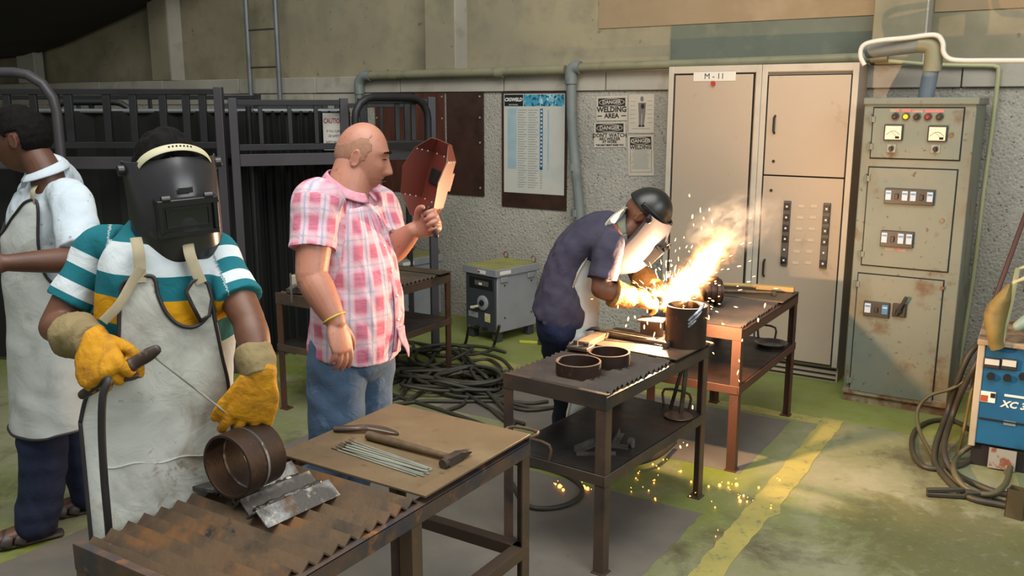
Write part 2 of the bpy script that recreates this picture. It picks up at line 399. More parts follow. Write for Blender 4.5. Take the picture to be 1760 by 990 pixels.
def pdoor(a, b, c, d_):
    A = px(*a); B = px(*b); Cc = px(*c); D = px(*d_)
    x0 = (A[0]+D[0])/2; x1 = (B[0]+Cc[0])/2; z1 = (A[1]+B[1])/2; z0 = (Cc[1]+D[1])/2
    MB().b2((x0-.005, .008, z0-.006), (x1+.005, .013, z1+.006)).build('door_gap', M_gap, pn, smooth=0)
    dd = MB().b2((x0, .001, z0), (x1, .014, z1)).build('door', M_panel, pn, bevel=.003)
    for zz in (z0+.06, z1-.06):
        MB().cyl((x0-.014, -.006, zz-.018), (x0-.014, -.006, zz+.018), .008, n=10).box((x0-.002, -.002, zz), (.025, .008, .03)).build('hinge', M_panel, dd)
    return dd, x0, x1, z0, z1
d1, *_ = pdoor((1504, 186), (1658, 186), (1647, 275), (1494, 271))
d2, *_ = pdoor((1495, 288), (1645, 293), (1628, 467), (1479, 455))
d3, *_ = pdoor((1477, 470), (1622, 484), (1600, 693), (1458, 670))
M_bez = mat('dark_bezel', '2a2622', rough=.5)
lampcol = [mat('lamp_off', '3a2f28', rough=.25), mat('amber_lamp_lit', 'd98a18', rough=.25, emit='f0a018', estr=1.6), mat('lamp_off', '3a2f28'), mat('red_lens_panel', '8e3028', rough=.25), mat('green_lens', '3a3c2c', rough=.25)]
for i, (lx, ly) in enumerate(((1539, 200), (1557, 200.5), (1576, 201), (1595, 201), (1615, 201))):
    x_, z_ = px(lx, ly)
    b_ = MB().cyl((x_, .001, z_), (x_, -.010, z_), .019, n=20).build('lamp_bezel', M_bez, d1)
    MB().lathe([(.0125, 0), (.0125, .006), (.008, .011), (0.0005, .012)], (x_, -.010, z_), 16, Matrix.Rotation(PI/2, 3, 'X')).build('indicator_lamp', lampcol[i], d1)
M_pink = mat('pink_tape', 'b06a62', [('8d8a76', 30, .5, .6)], rough=.7)
for a, b, y in ((1530, 1546, 190), (1550, 1566, 190), (1568, 1586, 191), (1590, 1622, 191)):
    A = px(a, y-2.6); B = px(b, y+2.6); MB().b2((A[0], -.0005, B[1]), (B[0], .003, A[1])).build('label_tape', M_pink, d1)
M_face = mat('meter_face', 'd8c8b0', rough=.4)
for mx in ((1521, 214, 1551, 242), (1596, 216, 1627, 244)):
    A = px(mx[0], mx[1]); B = px(mx[2], mx[3])
    b_ = MB().b2((A[0], -.014, B[1]), (B[0], .002, A[1])).build('panel_meter', M_bez, d1, bevel=.003)
    MB().b2((A[0]+.007, -.0155, B[1]+.007), (B[0]-.007, -.012, A[1]-.007)).build('meter_face', M_face, b_)
    cx_ = (A[0]+B[0])/2
    MB().tube([(cx_-.035+.07*k/10, -.0158, A[1]-.055+.022*math.sin(PI*k/10)) for k in range(11)], .0011, 4).bar((cx_+.02, -.016, B[1]+.02), (cx_-.01, -.016, A[1]-.035), .0015, .001).build('meter_scale', M_gap, b_)
    MB().box((cx_+.022, -.016, B[1]+.018), (.02, .002, .012)).build('meter_logo', M_gap, b_)
for kx, ky in ((1532, 255), (1608, 256)):
    x_, z_ = px(kx, ky)
    q = MB().box((x_, -.001, z_), (.045, .006, .045)).build('switch_plate', mat('switch_grey', '8a8577', rough=.5), d1, bevel=.002)
    MB().cyl((x_, -.004, z_), (x_, -.016, z_), .013).bar((x_, -.020, z_-.018), (x_, -.020, z_+.012), .009, .012, hint=(0, 1, 0)).build('rotary_switch', M_black, q)
M_brk = mat('breaker_body', '2a2521', rough=.45); M_brw = mat('breaker_pale_blue', '9fb0c0', rough=.4); M_brb = mat('breaker_blue', '3d6f96', rough=.4)
def breakers(dd, x0, y0, x1, y1, n, pat):
    A = px(x0, y0); B = px(x1, y1)
    b_ = MB().b2((A[0], -.016, B[1]), (B[0], .002, A[1])).build('breaker_row', M_brk, dd, bevel=.003)
    w_ = (B[0]-A[0])/n; h_ = A[1]-B[1]
    for i, k in enumerate(pat):
        if k == '.': 
            MB().box((A[0]+w_*(i+.5), -.019, B[1]+h_*.5), (w_*.42, .014, h_*.34)).build('toggle', M_black, b_, bevel=.002); continue
        MB().box((A[0]+w_*(i+.5), -.018, B[1]+h_*.56), (w_*.72, .008, h_*.62)).build('breaker', M_brw if k == 'w' else M_brb, b_, bevel=.002)
        MB().box((A[0]+w_*(i+.5), -.0225, B[1]+h_*.70), (w_*.55, .003, h_*.10)).build('breaker_print', M_brb if k == 'w' else M_brw, b_)
breakers(d2, 1522, 323, 1605, 354, 6, 'w.ww.w'); breakers(d2, 1515, 395, 1569, 427, 4, 'w.ww'); breakers(d3, 1486, 516, 1528, 547, 3, 'w.b')
for a, b, y in ((1521, 1537, 428), (1542, 1556, 430)):
    A = px(a, y-2.5); B = px(b, y+2.5); MB().b2((A[0], -.0005, B[1]), (B[0], .003, A[1])).build('label_tape', M_pink, d2)
x_, z_ = px(1546, 533)
q = MB().box((x_, -.008, z_), (.07, .02, .075)).build('isolator_base', M_brk, d3, bevel=.004)
MB().bar((x_-.012, -.03, z_-.025), (x_+.035, -.035, z_+.085), .018, .016, hint=(0, 1, 0)).cyl((x_, -.015, z_), (x_, -.035, z_), .016).build('isolator_lever', M_black, q, bevel=.003)
for kx, ky, dd in ((1635, 232, d1), (1619, 379, d2), (1619, 495, d3)):
    x_, z_ = px(kx, ky); MB().cyl((x_, .002, z_), (x_, -.006, z_), .011).build('lock', M_rust, dd)

# ================================================================ boards, chart, signs on the back wall
WF = WY
def wallrect(name, label, cat, px0, py0, px1, py1, m, th=.012, off=0.0, bevel=.001):
    a = ony(px0, py0, WF); b = ony(px1, py1, WF)
    w_, h_ = (b.x-a.x), (a.z-b.z)
    t = thing(name, label, cat, ((a.x+b.x)/2, WF-off, (a.z+b.z)/2))
    MB().b2((-w_/2, -th, -h_/2), (w_/2, 0, h_/2)).build('sheet', m, t, bevel=bevel)
    return t, w_, h_, th
M_brd1 = mat('red_brown_board', '47261b', [('5a3020', 2.2, .45, .65, (4, 4, .6)), ('36190f', 4, .5, .7, (3, 3, .4))], rough=.42, rvar=.1)
M_brd2 = mat('dark_brown_board', '33201a', [('402820', 3, .45, .7), ('271712', 6, .5, .7)], rough=.42, rvar=.1)
M_riv = mat('pale_rivet', 'a89f92', rough=.4, metal=.3)
t, w_, h_, th = wallrect('notice_board', 'red-brown board behind the raised hand shield, lighter of the pair', 'board', 645, 160, 767, 334, M_brd1)
for sx in (-1, 1):
    for k in (-.42, -.1, .25, .46): MB().cyl((sx*(w_/2-.02), -th, h_*k), (sx*(w_/2-.02), -th-.004, h_*k), .007, n=8).build('rivet', M_riv, t)
t, w_, h_, th = wallrect('notice_board', 'dark brown empty board between the hand shield and the electrode chart', 'board', 768.5, 159, 833, 337, M_brd2, .014)
for k in (-.42, .02, .26, .46): MB().cyl((w_/2-.03, -th, h_*k), (w_/2-.03, -th-.004, h_*k), .008, n=8).build('rivet', M_riv, t)
M_chart = mat('chart_paper', 'b9b8ae', [('aeb2ac', 5, .45, .7)], rough=.35)
t, w_, h_, th = wallrect('electrode_chart', 'tall white and blue electrode chart on a dark brown board', 'poster', 863.5, 158.5, 974, 362, M_brd2)
ct = thing('x', None, None); bpy.data.objects.remove(ct)
ch = MB().b2((-w_*.46, -th-.003, -h_*.37), (w_*.47, -th, h_*.485)).build('chart_sheet', M_chart, t)
def cr(name, u0, u1, v0, v1, m, y=.0036):
    return MB().b2((w_*(u0-.5), -th-y, h_*(.5-v1)), (w_*(u1-.5), -th-y+.0008, h_*(.5-v0))).build(name, m, ch)
M_blue1 = mat('print_pale_blue', '8fa6ae', [('a2b3b6', 8, .4, .7)], rough=.4); M_blue2 = mat('print_blue', '2f6484', rough=.4); M_prt = mat('print_line', '8f9089', rough=.5)
M_photo = mat('print_photo_blue', '3f93ac', [('9cc6cf', 28, .50, .58), ('123f58', 36, .52, .6)], rough=.35)
cr('print_band', .05, .34, .022, .12, mat('print_black', '14181c', rough=.4)); cr('print_photo', .35, .60, .022, .12, M_photo); cr('print_photo', .61, .79, .022, .12, M_photo); cr('print_photo', .80, .96, .022, .12, M_photo)
text('lettering', 'CIGWELD', .036, M_dot, ch, (-w_*.31, -th-.004, h_*.435), sx=.98, bold=.0014, shear=.18)
text('lettering', 'ELECTRODES', .0125, M_dot, ch, (-w_*.31, -th-.004, h_*.392), sx=1.1)
cr('print_column', .10, .24, .14, .66, M_blue1); cr('print_column', .60, .645, .14, .66, M_blue2); cr('print_column', .715, .74, .15, .66, M_blue1)
for k in range(15): cr('print_mark', .612, .634, .155+k*.033, .168+k*.033, M_dot, .0042)
for k in range(33):
    for (u0, u1) in ((.26, .40), (.42, .575)): cr('print_line', u0, u1-(k*7 % 5)*.012, .150+k*.0207, .1565+k*.0207, M_prt)
    if k > 22: cr('print_mark', .608, .638, .150+k*.0207, .158+k*.0207, M_prt)
M_paper = mat('sign_paper', 'bdb4a5', [('b3a896', 6, .4, .7)], rough=.6); M_ink = mat('sign_ink', '231f1c', rough=.6)
def sign(label, x0, y0, x1, y1, tilt=0):
    t, w_, h_, th = wallrect('warning_sign', label, 'sign', x0, y0, x1, y1, M_paper, .003, 0.002, 0)
    t.rotation_euler = (0, tilt, 0); return t, w_, h_, th
def danger(t, w_, h_, th, v0, v1, m=.06):
    y = -th-.0006
    MB().b2((-w_*(.5-m), y, h_*(.5-v1)), (w_*(.5-m), -th, h_*(.5-v0))).build('print_band', M_ink, t, smooth=0)
    cz = h_*(.5-(v0+v1)/2); a = w_*(.5-m)*.94; b = h_*(v1-v0)*.44
    def ell(name, a, b, y, m):
        n = 36; MB().raw([(a*math.cos(2*PI*i/n), y, cz+b*math.sin(2*PI*i/n)) for i in range(n)], [tuple(range(n))]).build(name, m, t, smooth=0)
    ell('print_oval', a, b, y-.0003, M_paper); ell('print_oval', a*.95, b*.86, y-.0006, M_ink)
    text('lettering', 'DANGER', h_*(v1-v0)*.62, M_paper, t, (0, y-.0008, cz), sx=1.02, bold=.001)
t, w_, h_, th = sign('white DANGER WELDING AREA sign, above the other DANGER sheets', 1026, 165, 1078, 207.5, -.02)
danger(t, w_, h_, th, .09, .42)
text('lettering', 'WELDING', .052, M_ink, t, (0, -.004, -h_*.06), sx=.98, bold=.0016); text('lettering', 'AREA', .046, M_ink, t, (0, -.004, -h_*.31), sx=1.0, bold=.0014)
for sx in (-1, 1): MB().box((sx*w_*.39, -.0035, -h_*.31), (w_*.15, .001, .007)).build('print_bar', M_ink, t)
t, w_, h_, th = sign("white DANGER DON'T WATCH ARC WELDER AT WORK sign under the welding area sign", 1022, 210, 1075, 254, -.03)
danger(t, w_, h_, th, .05, .40)
for s_, z_, q in (("DON'T WATCH", -.02, .039), ('ARC WELDER', -.165, .028), ('AT WORK', -.285, .026), ('THE LIGHT MIGHT BLIND YOU', -.41, .0165)):
    text('lettering', s_, q, M_ink, t, (0, -.004, h_*z_), sx=.96, bold=.0008)
t, w_, h_, th = sign('white sheet with a drawing of a standing figure in welding gear', 1082, 162, 1123.5, 229, -.02)
fg = MB()
cx_ = .005
fg.sphere((cx_, -.004, h_*.38), (.013, .0006, .018)).prism([(cx_-.028, -.0036, h_*.28), (cx_+.030, -.0036, h_*.28), (cx_+.026, -.0036, 0), (cx_-.024, -.0036, 0)], (0, 0, 0), (0, -.0006, 0))
fg.prism([(cx_-.024, -.0036, 0), (cx_-.002, -.0036, 0), (cx_-.006, -.0036, -h_*.30), (cx_-.022, -.0036, -h_*.30)], (0, 0, 0), (0, -.0006, 0)).prism([(cx_+.002, -.0036, 0), (cx_+.026, -.0036, 0), (cx_+.016, -.0036, -h_*.30), (cx_+.0, -.0036, -h_*.30)], (0, 0, 0), (0, -.0006, 0))
fg.build('print_figure', mat('print_grey', '6e6862', rough=.6), t, smooth=0)
MB().sphere((cx_+.006, -.0045, h_*.19), (.014, .0006, .018)).build('print_visor', M_ink, t)
MB().box((cx_-.014, -.0045, -h_*.315), (.02, .0006, .012)).box((cx_+.010, -.0045, -h_*.315), (.02, .0006, .012)).build('print_boots', M_ink, t)
for k in range(6):
    for sx in (-1, 1): MB().box((sx*w_*.34, -.0034, h_*(.32-.11*k)), (w_*.2, .0006, .004)).build('print_line', M_prt, t)
MB().box((0, -.0034, -h_*.385), (w_*.7, .0006, .005)).build('print_line', M_prt, t)
t, w_, h_, th = sign('white DANGER WELDING sheet of small print, lowest and nearest the beige cabinet', 1081, 232, 1123, 303, -.05)
danger(t, w_, h_, th, .04, .24, .09)
text('lettering', 'WELDING', .036, M_ink, t, (0, -.004, h_*.20), sx=.98, bold=.001)
fr = MB()
for q in ((-.41, 0, .008, .9), (.41, 0, .008, .9)): fr.box((w_*q[0], -.0034, h_*.02), (.002, .0006, h_*.86))
fr.box((0, -.0034, -h_*.41), (w_*.82, .0006, .002)).build('print_border', M_ink, t)
for k in range(13): MB().box((-w_*.02*(k % 3), -.0034, h_*(.135-.038*k)), (w_*(.70-.05*(k*3 % 4)), .0006, .005)).build('print_line', M_prt, t)

# ================================================================ pipes, ladder, conduits
M_pvc = mat('grey_pvc', '6c7371', [('7c817c', 3, .4, .7), ('5d6360', 8, .5, .7)], rough=.5)
M_pvco = mat('olive_pvc', '75735a', [('838066', 3, .4, .7), ('5f5f4c', 9, .55, .75)], rough=.55)
PYW = WY-.075
t = thing('conduit_pipe', 'long grey plastic pipe along the ledge with two drops', 'pipe', (0, 0, 0))
a1 = ony(640, 128, PYW); b1 = ony(978, 121, PYW); c1 = ony(1152, 114, PYW)
zt = (a1.z+b1.z+c1.z)/3
el = ony(617, 142, PYW); lo = ony(657, 352, PYW); lo2 = Vector((lo.x+.03, lo.y, .45))
MB().cyl((a1.x-.06, PYW, zt-.012), (b1.x-.03, PYW, zt), .034, n=24).build('pipe', M_pvco, t)
MB().cyl((b1.x+.05, PYW, zt+.012), (-1.05, PYW, zt+.03), .030, n=24).build('pipe', M_pvco, t)
MB().tube([(a1.x-.02, PYW, zt-.012), (a1.x-.10, PYW, zt-.016), (el.x, PYW, zt-.07), (el.x+.004, PYW, zt-.16)], .041, 20, sub=6).build('elbow', M_pvc, t)
MB().tube([(el.x, PYW, zt-.08), (el.x+.02, PYW, 1.5), (lo.x, PYW, lo.z), (lo2.x, PYW, .05)], .034, 20, sub=4).build('pipe', M_pvc, t)
MB().tube([(b1.x+.09, PYW, zt+.012), (b1.x+.045, PYW, zt+.012), (b1.x+.02, PYW, zt-.02), (b1.x+.02, PYW, zt-.10)], .046, 20, sub=6).build('elbow', M_pvc, t)
e2 = ony(998, 388, PYW)
MB().tube([(b1.x+.02, PYW, zt-.06), (b1.x+.035, PYW, 1.5), (e2.x, PYW, e2.z), (e2.x+.05, PYW, .05)], .036, 20, sub=4).build('pipe', M_pvc, t)
for q in (.12, .68): MB().cyl((a1.x+(b1.x-a1.x)*q-.035, PYW, zt-.010), (a1.x+(b1.x-a1.x)*q+.035, PYW, zt-.010), .038, n=24).build('coupling', M_pvco, t)
for z_ in (1.28, .95): MB().cyl((b1.x+.035+(1.5-z_)*.07, PYW, z_), (b1.x+.037+(1.5-z_)*.07, PYW, z_-.05), .039, n=24).build('coupling', M_pvc, t)
# thick pipe into the control panel
t = thing('panel_feed_pipe', 'thick grey pipe with elbow entering the top of the control panel', 'pipe', (-.78, 5.55, 1.73))
q = ony(1603, 110, 5.55); bx_ = q.x+.78
MB().cyl((bx_-.02, 0, 0), (bx_, 0, .22), .042, n=24).build('pipe', mat('blue_grey_pvc', '5b656c', [('6a7379', 4, .4, .7)], rough=.45), t)
MB().tube([(bx_, 0, .15), (bx_, 0, .25), (bx_-.02, 0, .29), (bx_-.08, 0, .30)], .048, 20, sub=6).build('elbow', M_pvco, t)
MB().cyl((bx_-.06, 0, .30), (bx_-.36, .05, .275), .046, n=24).build('pipe', M_pvc, t)
# white cable and pale green conduit
M_wcab = mat('white_cable', 'c4c3b8', rough=.4); M_gcon = mat('pale_green_conduit', '9a9c76', [('a8a57a', 4, .4, .7)], rough=.5)
yw = 5.50
pts = [ony(x_, y_, yw) for x_, y_ in ((1486, 112), (1479, 96), (1484, 78), (1510, 70), (1560, 65), (1606, 60), (1620, 72), (1622, 90), (1632, 101), (1655, 104), (1700, 104), (1762, 104), (1850, 103))]
tag(MB().tube(pts, .0135, 12, sub=5).build('white_cable', M_wcab), 'white cable looping over the pipe elbow above the control panel', 'cable')
yg = WY-.05
pts = [ony(x_, y_, yg) for x_, y_ in ((1496, 104), (1500, 100), (1507, 103), (1540, 106), (1600, 111), (1660, 112.5), (1700, 113), (1712, 115), (1716, 126), (1705, 220), (1690, 330), (1672, 480), (1646, 640))]
tag(MB().tube(pts, .012, 10, sub=4).build('conduit_tube', M_gcon), 'thin pale green conduit running down the wall beside the control panel', 'pipe')
M_galv = mat('galvanised_tube', '74787a', [('62676b', 6, .45, .7)], rough=.45, metal=.4)
a = ony(432, 177, WY-.12); b = ony(482, 177, WY-.12)
t = thing('wall_ladder', 'galvanised ladder standing up the back wall', 'ladder', ((a.x+b.x)/2, WY-.12, 0))
hw_ = (b.x-a.x)/2
for sx in (-1, 1): MB().cyl((sx*hw_, 0, 1.0), (sx*hw_*.98, 0, 3.6), .022, n=14).build('rail', M_galv, t)
zr = [ony(455, 115.5, WY-.12).z, ony(453, 50.5, WY-.12).z]; dz = zr[1]-zr[0]
for k in range(-2, 5): MB().cyl((-hw_, 0, zr[0]+k*dz), (hw_, 0, zr[0]+k*dz), .008, n=10).build('rung', mat('dark_rung', '3a3733', rough=.6), t)
# ================================================================ work tables
def steel(name, c, l2, l3, rough=.55, **k):
    return mat(name, c, [(l2, 4, .42, .62), (l3, 9, .55, .72), ('231d18', 3, .60, .72)], rough=rough, metal=.25, bump=.25, bscale=70, rvar=.12, **k)
M_tA = mat('rusty_table_a', '4f3f2e', [('604b35', 4, .42, .62), ('6e4c2b', 6, .56, .66), ('3a3026', 9, .52, .70), ('26221e', 6.5, .63, .655), ('7d7463', 13, .69, .74)], rough=.55, metal=.25, bump=.25, bscale=70, rvar=.12); M_tAr = mat('rusty_rail', '4b3d35', [('37343a', 5, .45, .6), ('8a5a2c', 8, .58, .66), ('5d4433', 14, .5, .7)], rough=.6, metal=.2, bump=.3, bscale=60)
M_tAp = mat('dusty_plate', '6a583e', [('5b4a34', 2.5, .42, .62), ('75654a', 4, .52, .72), ('42362a', 18, .62, .74), ('8c7a55', 11, .68, .76)], rough=.62, metal=.15, bump=.15, bscale=80)
M_tB = mat('dark_table_steel', '3c3631', [('4a3f35', 4, .42, .62), ('2b2a2b', 3, .52, .7), ('5a4634', 11, .6, .74)], rough=.5, metal=.35, bump=.2, bscale=70, rvar=.1)
M_tBp = mat('brown_plate_b', '4c4032', [('3a332c', 4, .45, .65), ('5f4f3b', 8, .55, .74)], rough=.55, metal=.2, bump=.2, bscale=80)
M_leg = mat('brown_leg', '4d3e34', [('5a4638', 5, .42, .65), ('35302f', 6, .52, .7), ('7c4a2c', 9, .66, .76)], rough=.5, metal=.3, bump=.15, bscale=60)
M_legr = mat('red_brown_leg', '4c3429', [('573729', 4, .4, .65), ('362821', 7, .55, .75)], rough=.5, metal=.25, bump=.15, bscale=60)
M_shelf = mat('dark_shelf_sheet', '2f2b29', [('4a342a', 2.6, .5, .68), ('232122', 5, .5, .7), ('5d4538', 14, .64, .76)], rough=.42, metal=.4, bump=.12, bscale=60, rvar=.1)
def angle(mb, a, b, w, th, sx, sy, hint):
    """angle iron between a and b: flanges of width w towards sx (side) and sy (hint)"""
    a = Vector(a); b = Vector(b); t = (b-a).normalized(); k = Vector(hint); sd = t.cross(k).normalized(); up_ = sd.cross(t)
    P = lambda u, v: a+sd*u+up_*v
    poly = [P(0, 0), P(sx*w, 0), P(sx*w, sy*th), P(sx*th, sy*th), P(sx*th, sy*w), P(0, sy*w)]
    mb.prism(poly, (0, 0, 0), b-a); return mb
def table(label, cx, cy, rz, w, l, h, pitch, vh, plate_y, mats, shelf=None, midlegs=(), cross=None, plate_near=None):
    mtop, mplate, mrail, mleg = mats
    t = thing('work_table', label, 'table', (cx, cy, 0), rz, 'steel welding tables')
    zr = h-vh
    W, L = w/2, l/2
    for sx in (-1, 1):
        for sy in (-1, 1):
            mb = MB(); X, Y = sx*(W-.001), sy*(L-.001); q = .042
            mb.prism([(X, Y, 0), (X-sx*q, Y, 0), (X-sx*q, Y-sy*.005, 0), (X-sx*.005, Y-sy*.005, 0), (X-sx*.005, Y-sy*q, 0), (X, Y-sy*q, 0)], (0, 0, 0), (0, 0, zr-.0462))
            mb.box((X-sx*.02, Y-sy*.02, .003), (.055, .055, .006))
            mb.build('leg', mleg, t)
    for sx, y in midlegs:
        W = w/2-.001
        MB().prism([(sx*W, y-.021, 0), (sx*W, y+.021, 0), (sx*W-sx*.005, y+.021, 0), (sx*W-sx*.005, y-.016, 0), (sx*W-sx*.042, y-.016, 0), (sx*W-sx*.042, y-.021, 0)], (0, 0, 0), (0, 0, zr-.0465)).build('leg', mleg, t)
    rw = .046; W = w/2
    for sx in (-1, 1):   # side rails: angle iron, flat flange on top carrying the strips
        mb = MB(); mb.b2((sx*W, -L, zr-rw), (sx*(W-.005), L, zr)).b2((sx*W, -L, zr-.005), (sx*(W-.04), L, zr)); mb.build('side_rail', mrail, t, bevel=.0015)
    for sy in (-1, 1):
        mb = MB(); mb.b2((-W-.001, sy*(L+.001), zr-rw-.001), (W+.001, sy*(L-.005), h-.002)).b2((-W, sy*L, h-.008), (W, sy*(L-.022), h-.003)); mb.build('end_rail', mrail, t, bevel=.0015)
    # strips: each an inverted angle lying across the rails
    n = int((plate_y+L-.022)/pitch)
    th = .004; half = pitch/2*.98
    prof = [(-half, 0), (0, vh), (half, 0), (half-.006, 0), (0, vh-.006), (-half+.006, 0)]
    me = None
    for k in range(n):
        y = -L+.022+pitch*(k+.5)
        if me is None:
            o = MB().prism([(-W+.008, a_, b_) for a_, b_ in prof], (0, 0, 0), (w-.024, 0, 0)).build('top_strip', mtop, t); me = o
        else: o = share(me, 'top_strip', t)
        o.location = (random.uniform(-.004, .004), y, zr+.0005); o.rotation_euler = (random.uniform(-.012, .012), 0, random.uniform(-.004, .004))
    y0 = -L+.022+pitch*n+.004
    MB().b2((-W-.002, y0, h-.004), (W+.002, L+.002, h+.004)).build('top_plate', mplate, t, bevel=.002)
    if shelf is not None:
        fr = .04
        for sx in (-1, 1): MB().b2((sx*(W+.003), -L-.004, shelf-fr), (sx*(W-.004), L+.004, shelf)).build('shelf_rail', mrail, t, bevel=.0015)
        for sy in (-1, 1): MB().b2((-W+.005, sy*(L+.002), shelf-fr), (W-.005, sy*(L-.004), shelf)).build('shelf_rail', mrail, t, bevel=.0015)
        MB().b2((-W+.006, -L+.006, shelf-.004), (W-.006, L-.006, shelf+.002)).build('shelf', M_shelf, t)
    if cross:
        for (a_, b_) in cross: MB().bar(a_, b_, .042, .04).build('stretcher', mleg, t, bevel=.002)
    return t
def rod_handle(t, pts, r=.005, m=None): return MB().tube(pts, r, 8, sub=3).build('rod_handle', m or M_leg, t)
TA = table('near rust-brown table with ridged strips and a flat plate, masked man behind it', -1.63, 1.665, 0, .54, 1.165, .70, .047, .021, .085, (M_tA, M_tAp, M_tAr, M_leg),
    midlegs=((1, .02),), cross=[((-.262, .560, .32), (.262, .560, .32)), ((.25, -.56, .32), (.25, .57, .32))])
rod_handle(TA, [(.17, .58, .69), (.17, .64, .69), (.265, .64, .69), (.265, .58, .69)])
TB = table('middle dark steel table holding the loose pipe rings and the tall pipe', -1.535, 3.175, R(-4), .455, .86, .70, .0345, .015, .13, (M_tB, M_tBp, M_tB, M_leg), shelf=.39)
rod_handle(TB, [(.13, .425, .69), (.13, .475, .69), (.225, .475, .69), (.225, .425, .69)]); rod_handle(TB, [(-.13, -.42, .39), (-.13, -.42, .45), (-.02, -.42, .45), (-.02, -.42, .39)], .006); rod_handle(TB, [(.03, .42, .39), (.03, .42, .46), (.15, .42, .46), (.15, .42, .39)], .006)
TC = table('far brown table against the beige cabinets, pale wood on top', -1.475, 4.395, 0, .46, .95, .70, .0345, .015, .2, (M_tB, M_tBp, M_legr, M_legr), shelf=.42)
rod_handle(TC, [(.03, .46, .42), (.03, .46, .49), (.12, .46, .49), (.12, .46, .42)], .006)
TD = table('brown table with lower shelf standing behind the man in the pink shirt', -3.50, 3.93, R(1), .47, 1.02, .68, .04, .018, .42, (M_tBp, M_tBp, M_leg, M_legr), shelf=.385)
# ================================================================ steel bunk frames and dark screens
M_bunk = mat('dark_grey_bunk_steel', '17181b', [('1d1e21', 3, .4, .65), ('121315', 6, .5, .7)], rough=.5, metal=.2)
M_bunkp = mat('purple_grey_bunk_steel', '3c393e', [('343236', 3, .4, .65)], rough=.5, metal=.2)
M_screen = mat('black_welding_screen', '070808', [('0b0f0b', 2, .45, .65)], rough=.85)
Q1 = Vector((-4.48, 3.78, 0)); Q3 = Vector((-3.66, 4.78, 0)); dr = Vector((RT[0], RT[1], 0))
def frame(label, a, b, rail_z, top_z, low_z, spx, pw=.05, spw=.03, posts=(1, 1), top=True, depth=.85, arch=False):
    a = Vector(a); b = Vector(b); d = b-a; L = d.length; rz = math.atan2(d.y, d.x)
    t = thing('bunk_frame', label, 'bed frame', a, rz)
    n = 0
    if posts[0]: MB().b2((-pw/2, -pw/2, 0), (pw/2, pw/2, top_z+.01)).build('post', M_bunkp, t, bevel=.003)
    if posts[1]: MB().b2((L-pw/2, -pw/2, 0), (L+pw/2, pw/2, top_z+.01)).build('post', M_bunkp, t, bevel=.003)
    MB().b2((pw/2, -.02, rail_z-.075), (L-pw/2, .02, rail_z)).build('side_rail', M_bunkp, t, bevel=.003)
    MB().b2((pw/2, -.012, low_z-.02), (L-pw/2, .012, low_z+.02)).build('guard_rail', M_bunk, t, bevel=.003)
    if top: MB().b2((pw/2, -.016, top_z-.035), (L-pw/2, .016, top_z)).build('guard_rail', M_bunk, t, bevel=.003)
    for s_ in spx:
        w_ = spw if not isinstance(s_, tuple) else s_[1]; u = s_ if not isinstance(s_, tuple) else s_[0]
        MB().b2((u*L-w_/2, -.012, low_z+.02), (u*L+w_/2, .012, top_z-.035)).build('guard_bar', M_bunk, t, bevel=.002)
    # far side and mattress base
    for u in (0, L):
        MB().b2((u-.02, depth-.02, 0), (u+.02, depth+.02, top_z-.02)).build('post', M_bunk, t, bevel=.003)
        MB().b2((u-.018, .025, rail_z-.06), (u+.018, depth-.02, rail_z-.01)).build('end_rail', M_bunk, t, bevel=.003)
    MB().b2((0.02, depth-.015, rail_z-.06), (L-.02, depth+.015, rail_z)).build('side_rail', M_bunk, t, bevel=.003)
    MB().b2((0.02, depth-.012, top_z-.06), (L-.02, depth+.012, top_z-.03)).build('guard_rail', M_bunk, t, bevel=.003)
    for k in range(4): MB().b2((L*(k+.5)/4-.012, depth-.01, rail_z), (L*(k+.5)/4+.012, depth+.01, top_z-.06)).build('guard_bar', M_bunk, t, bevel=.002)
    for k in range(7): MB().b2((L*(k+.5)/7-.03, .03, rail_z-.05), (L*(k+.5)/7+.03, depth-.02, rail_z-.04)).build('base_slat', M_bunk, t)
    return t
Q0 = Q1-dr*2.05
f1 = frame('dark steel bunk frame behind the masked man, with closely barred guard rail', Q0, Q1-dr*.03, 1.385, 1.795, 1.455, [.22, .36, .44, (.505, .05), (.545, .05), .66, .74, .83, .90, .95], spw=.044)
Qm = Q1.lerp(Q3, .56)
f2 = frame('dark steel bunk frame between the masked man and the man in pink', Q1+dr*.05, Qm, 1.40, 1.73, 1.44, [.24, .50, .74], spw=.026)
f3 = frame('dark steel bunk frame with an arched end in front of the brown boards', Qm+Vector((.04, .05, 0)), Q3, 1.42, 1.74, 1.45, [(.12, .05), .55, .76], spw=.03, posts=(0, 1), depth=.8)
# arched tube end on the third frame and on the frame at the far left
def arch(label, a, b, z0, z1, r, m, rad=.14, low=None):
    a = Vector(a); b = Vector(b); d = (b-a).normalized()
    t = thing('arched_bed_end', label, 'bed end', a)
    pts = [Vector((0, 0, z0)), Vector((0, 0, z1-rad))]+[d*(rad-rad*math.cos(q))+Vector((0, 0, z1-rad+rad*math.sin(q))) for q in (R(20), R(45), R(70))]+[d*rad+Vector((0, 0, z1)), (b-a)-d*rad+Vector((0, 0, z1))]
    pts += [(b-a)-d*(rad-rad*math.cos(q))+Vector((0, 0, z1-rad+rad*math.sin(q))) for q in (R(70), R(45), R(20))]+[(b-a)+Vector((0, 0, z1-rad)), (b-a)+Vector((0, 0, z0))]
    MB().tube(pts, r, 14).build('arch_tube', m, t)
    return t, (b-a), d
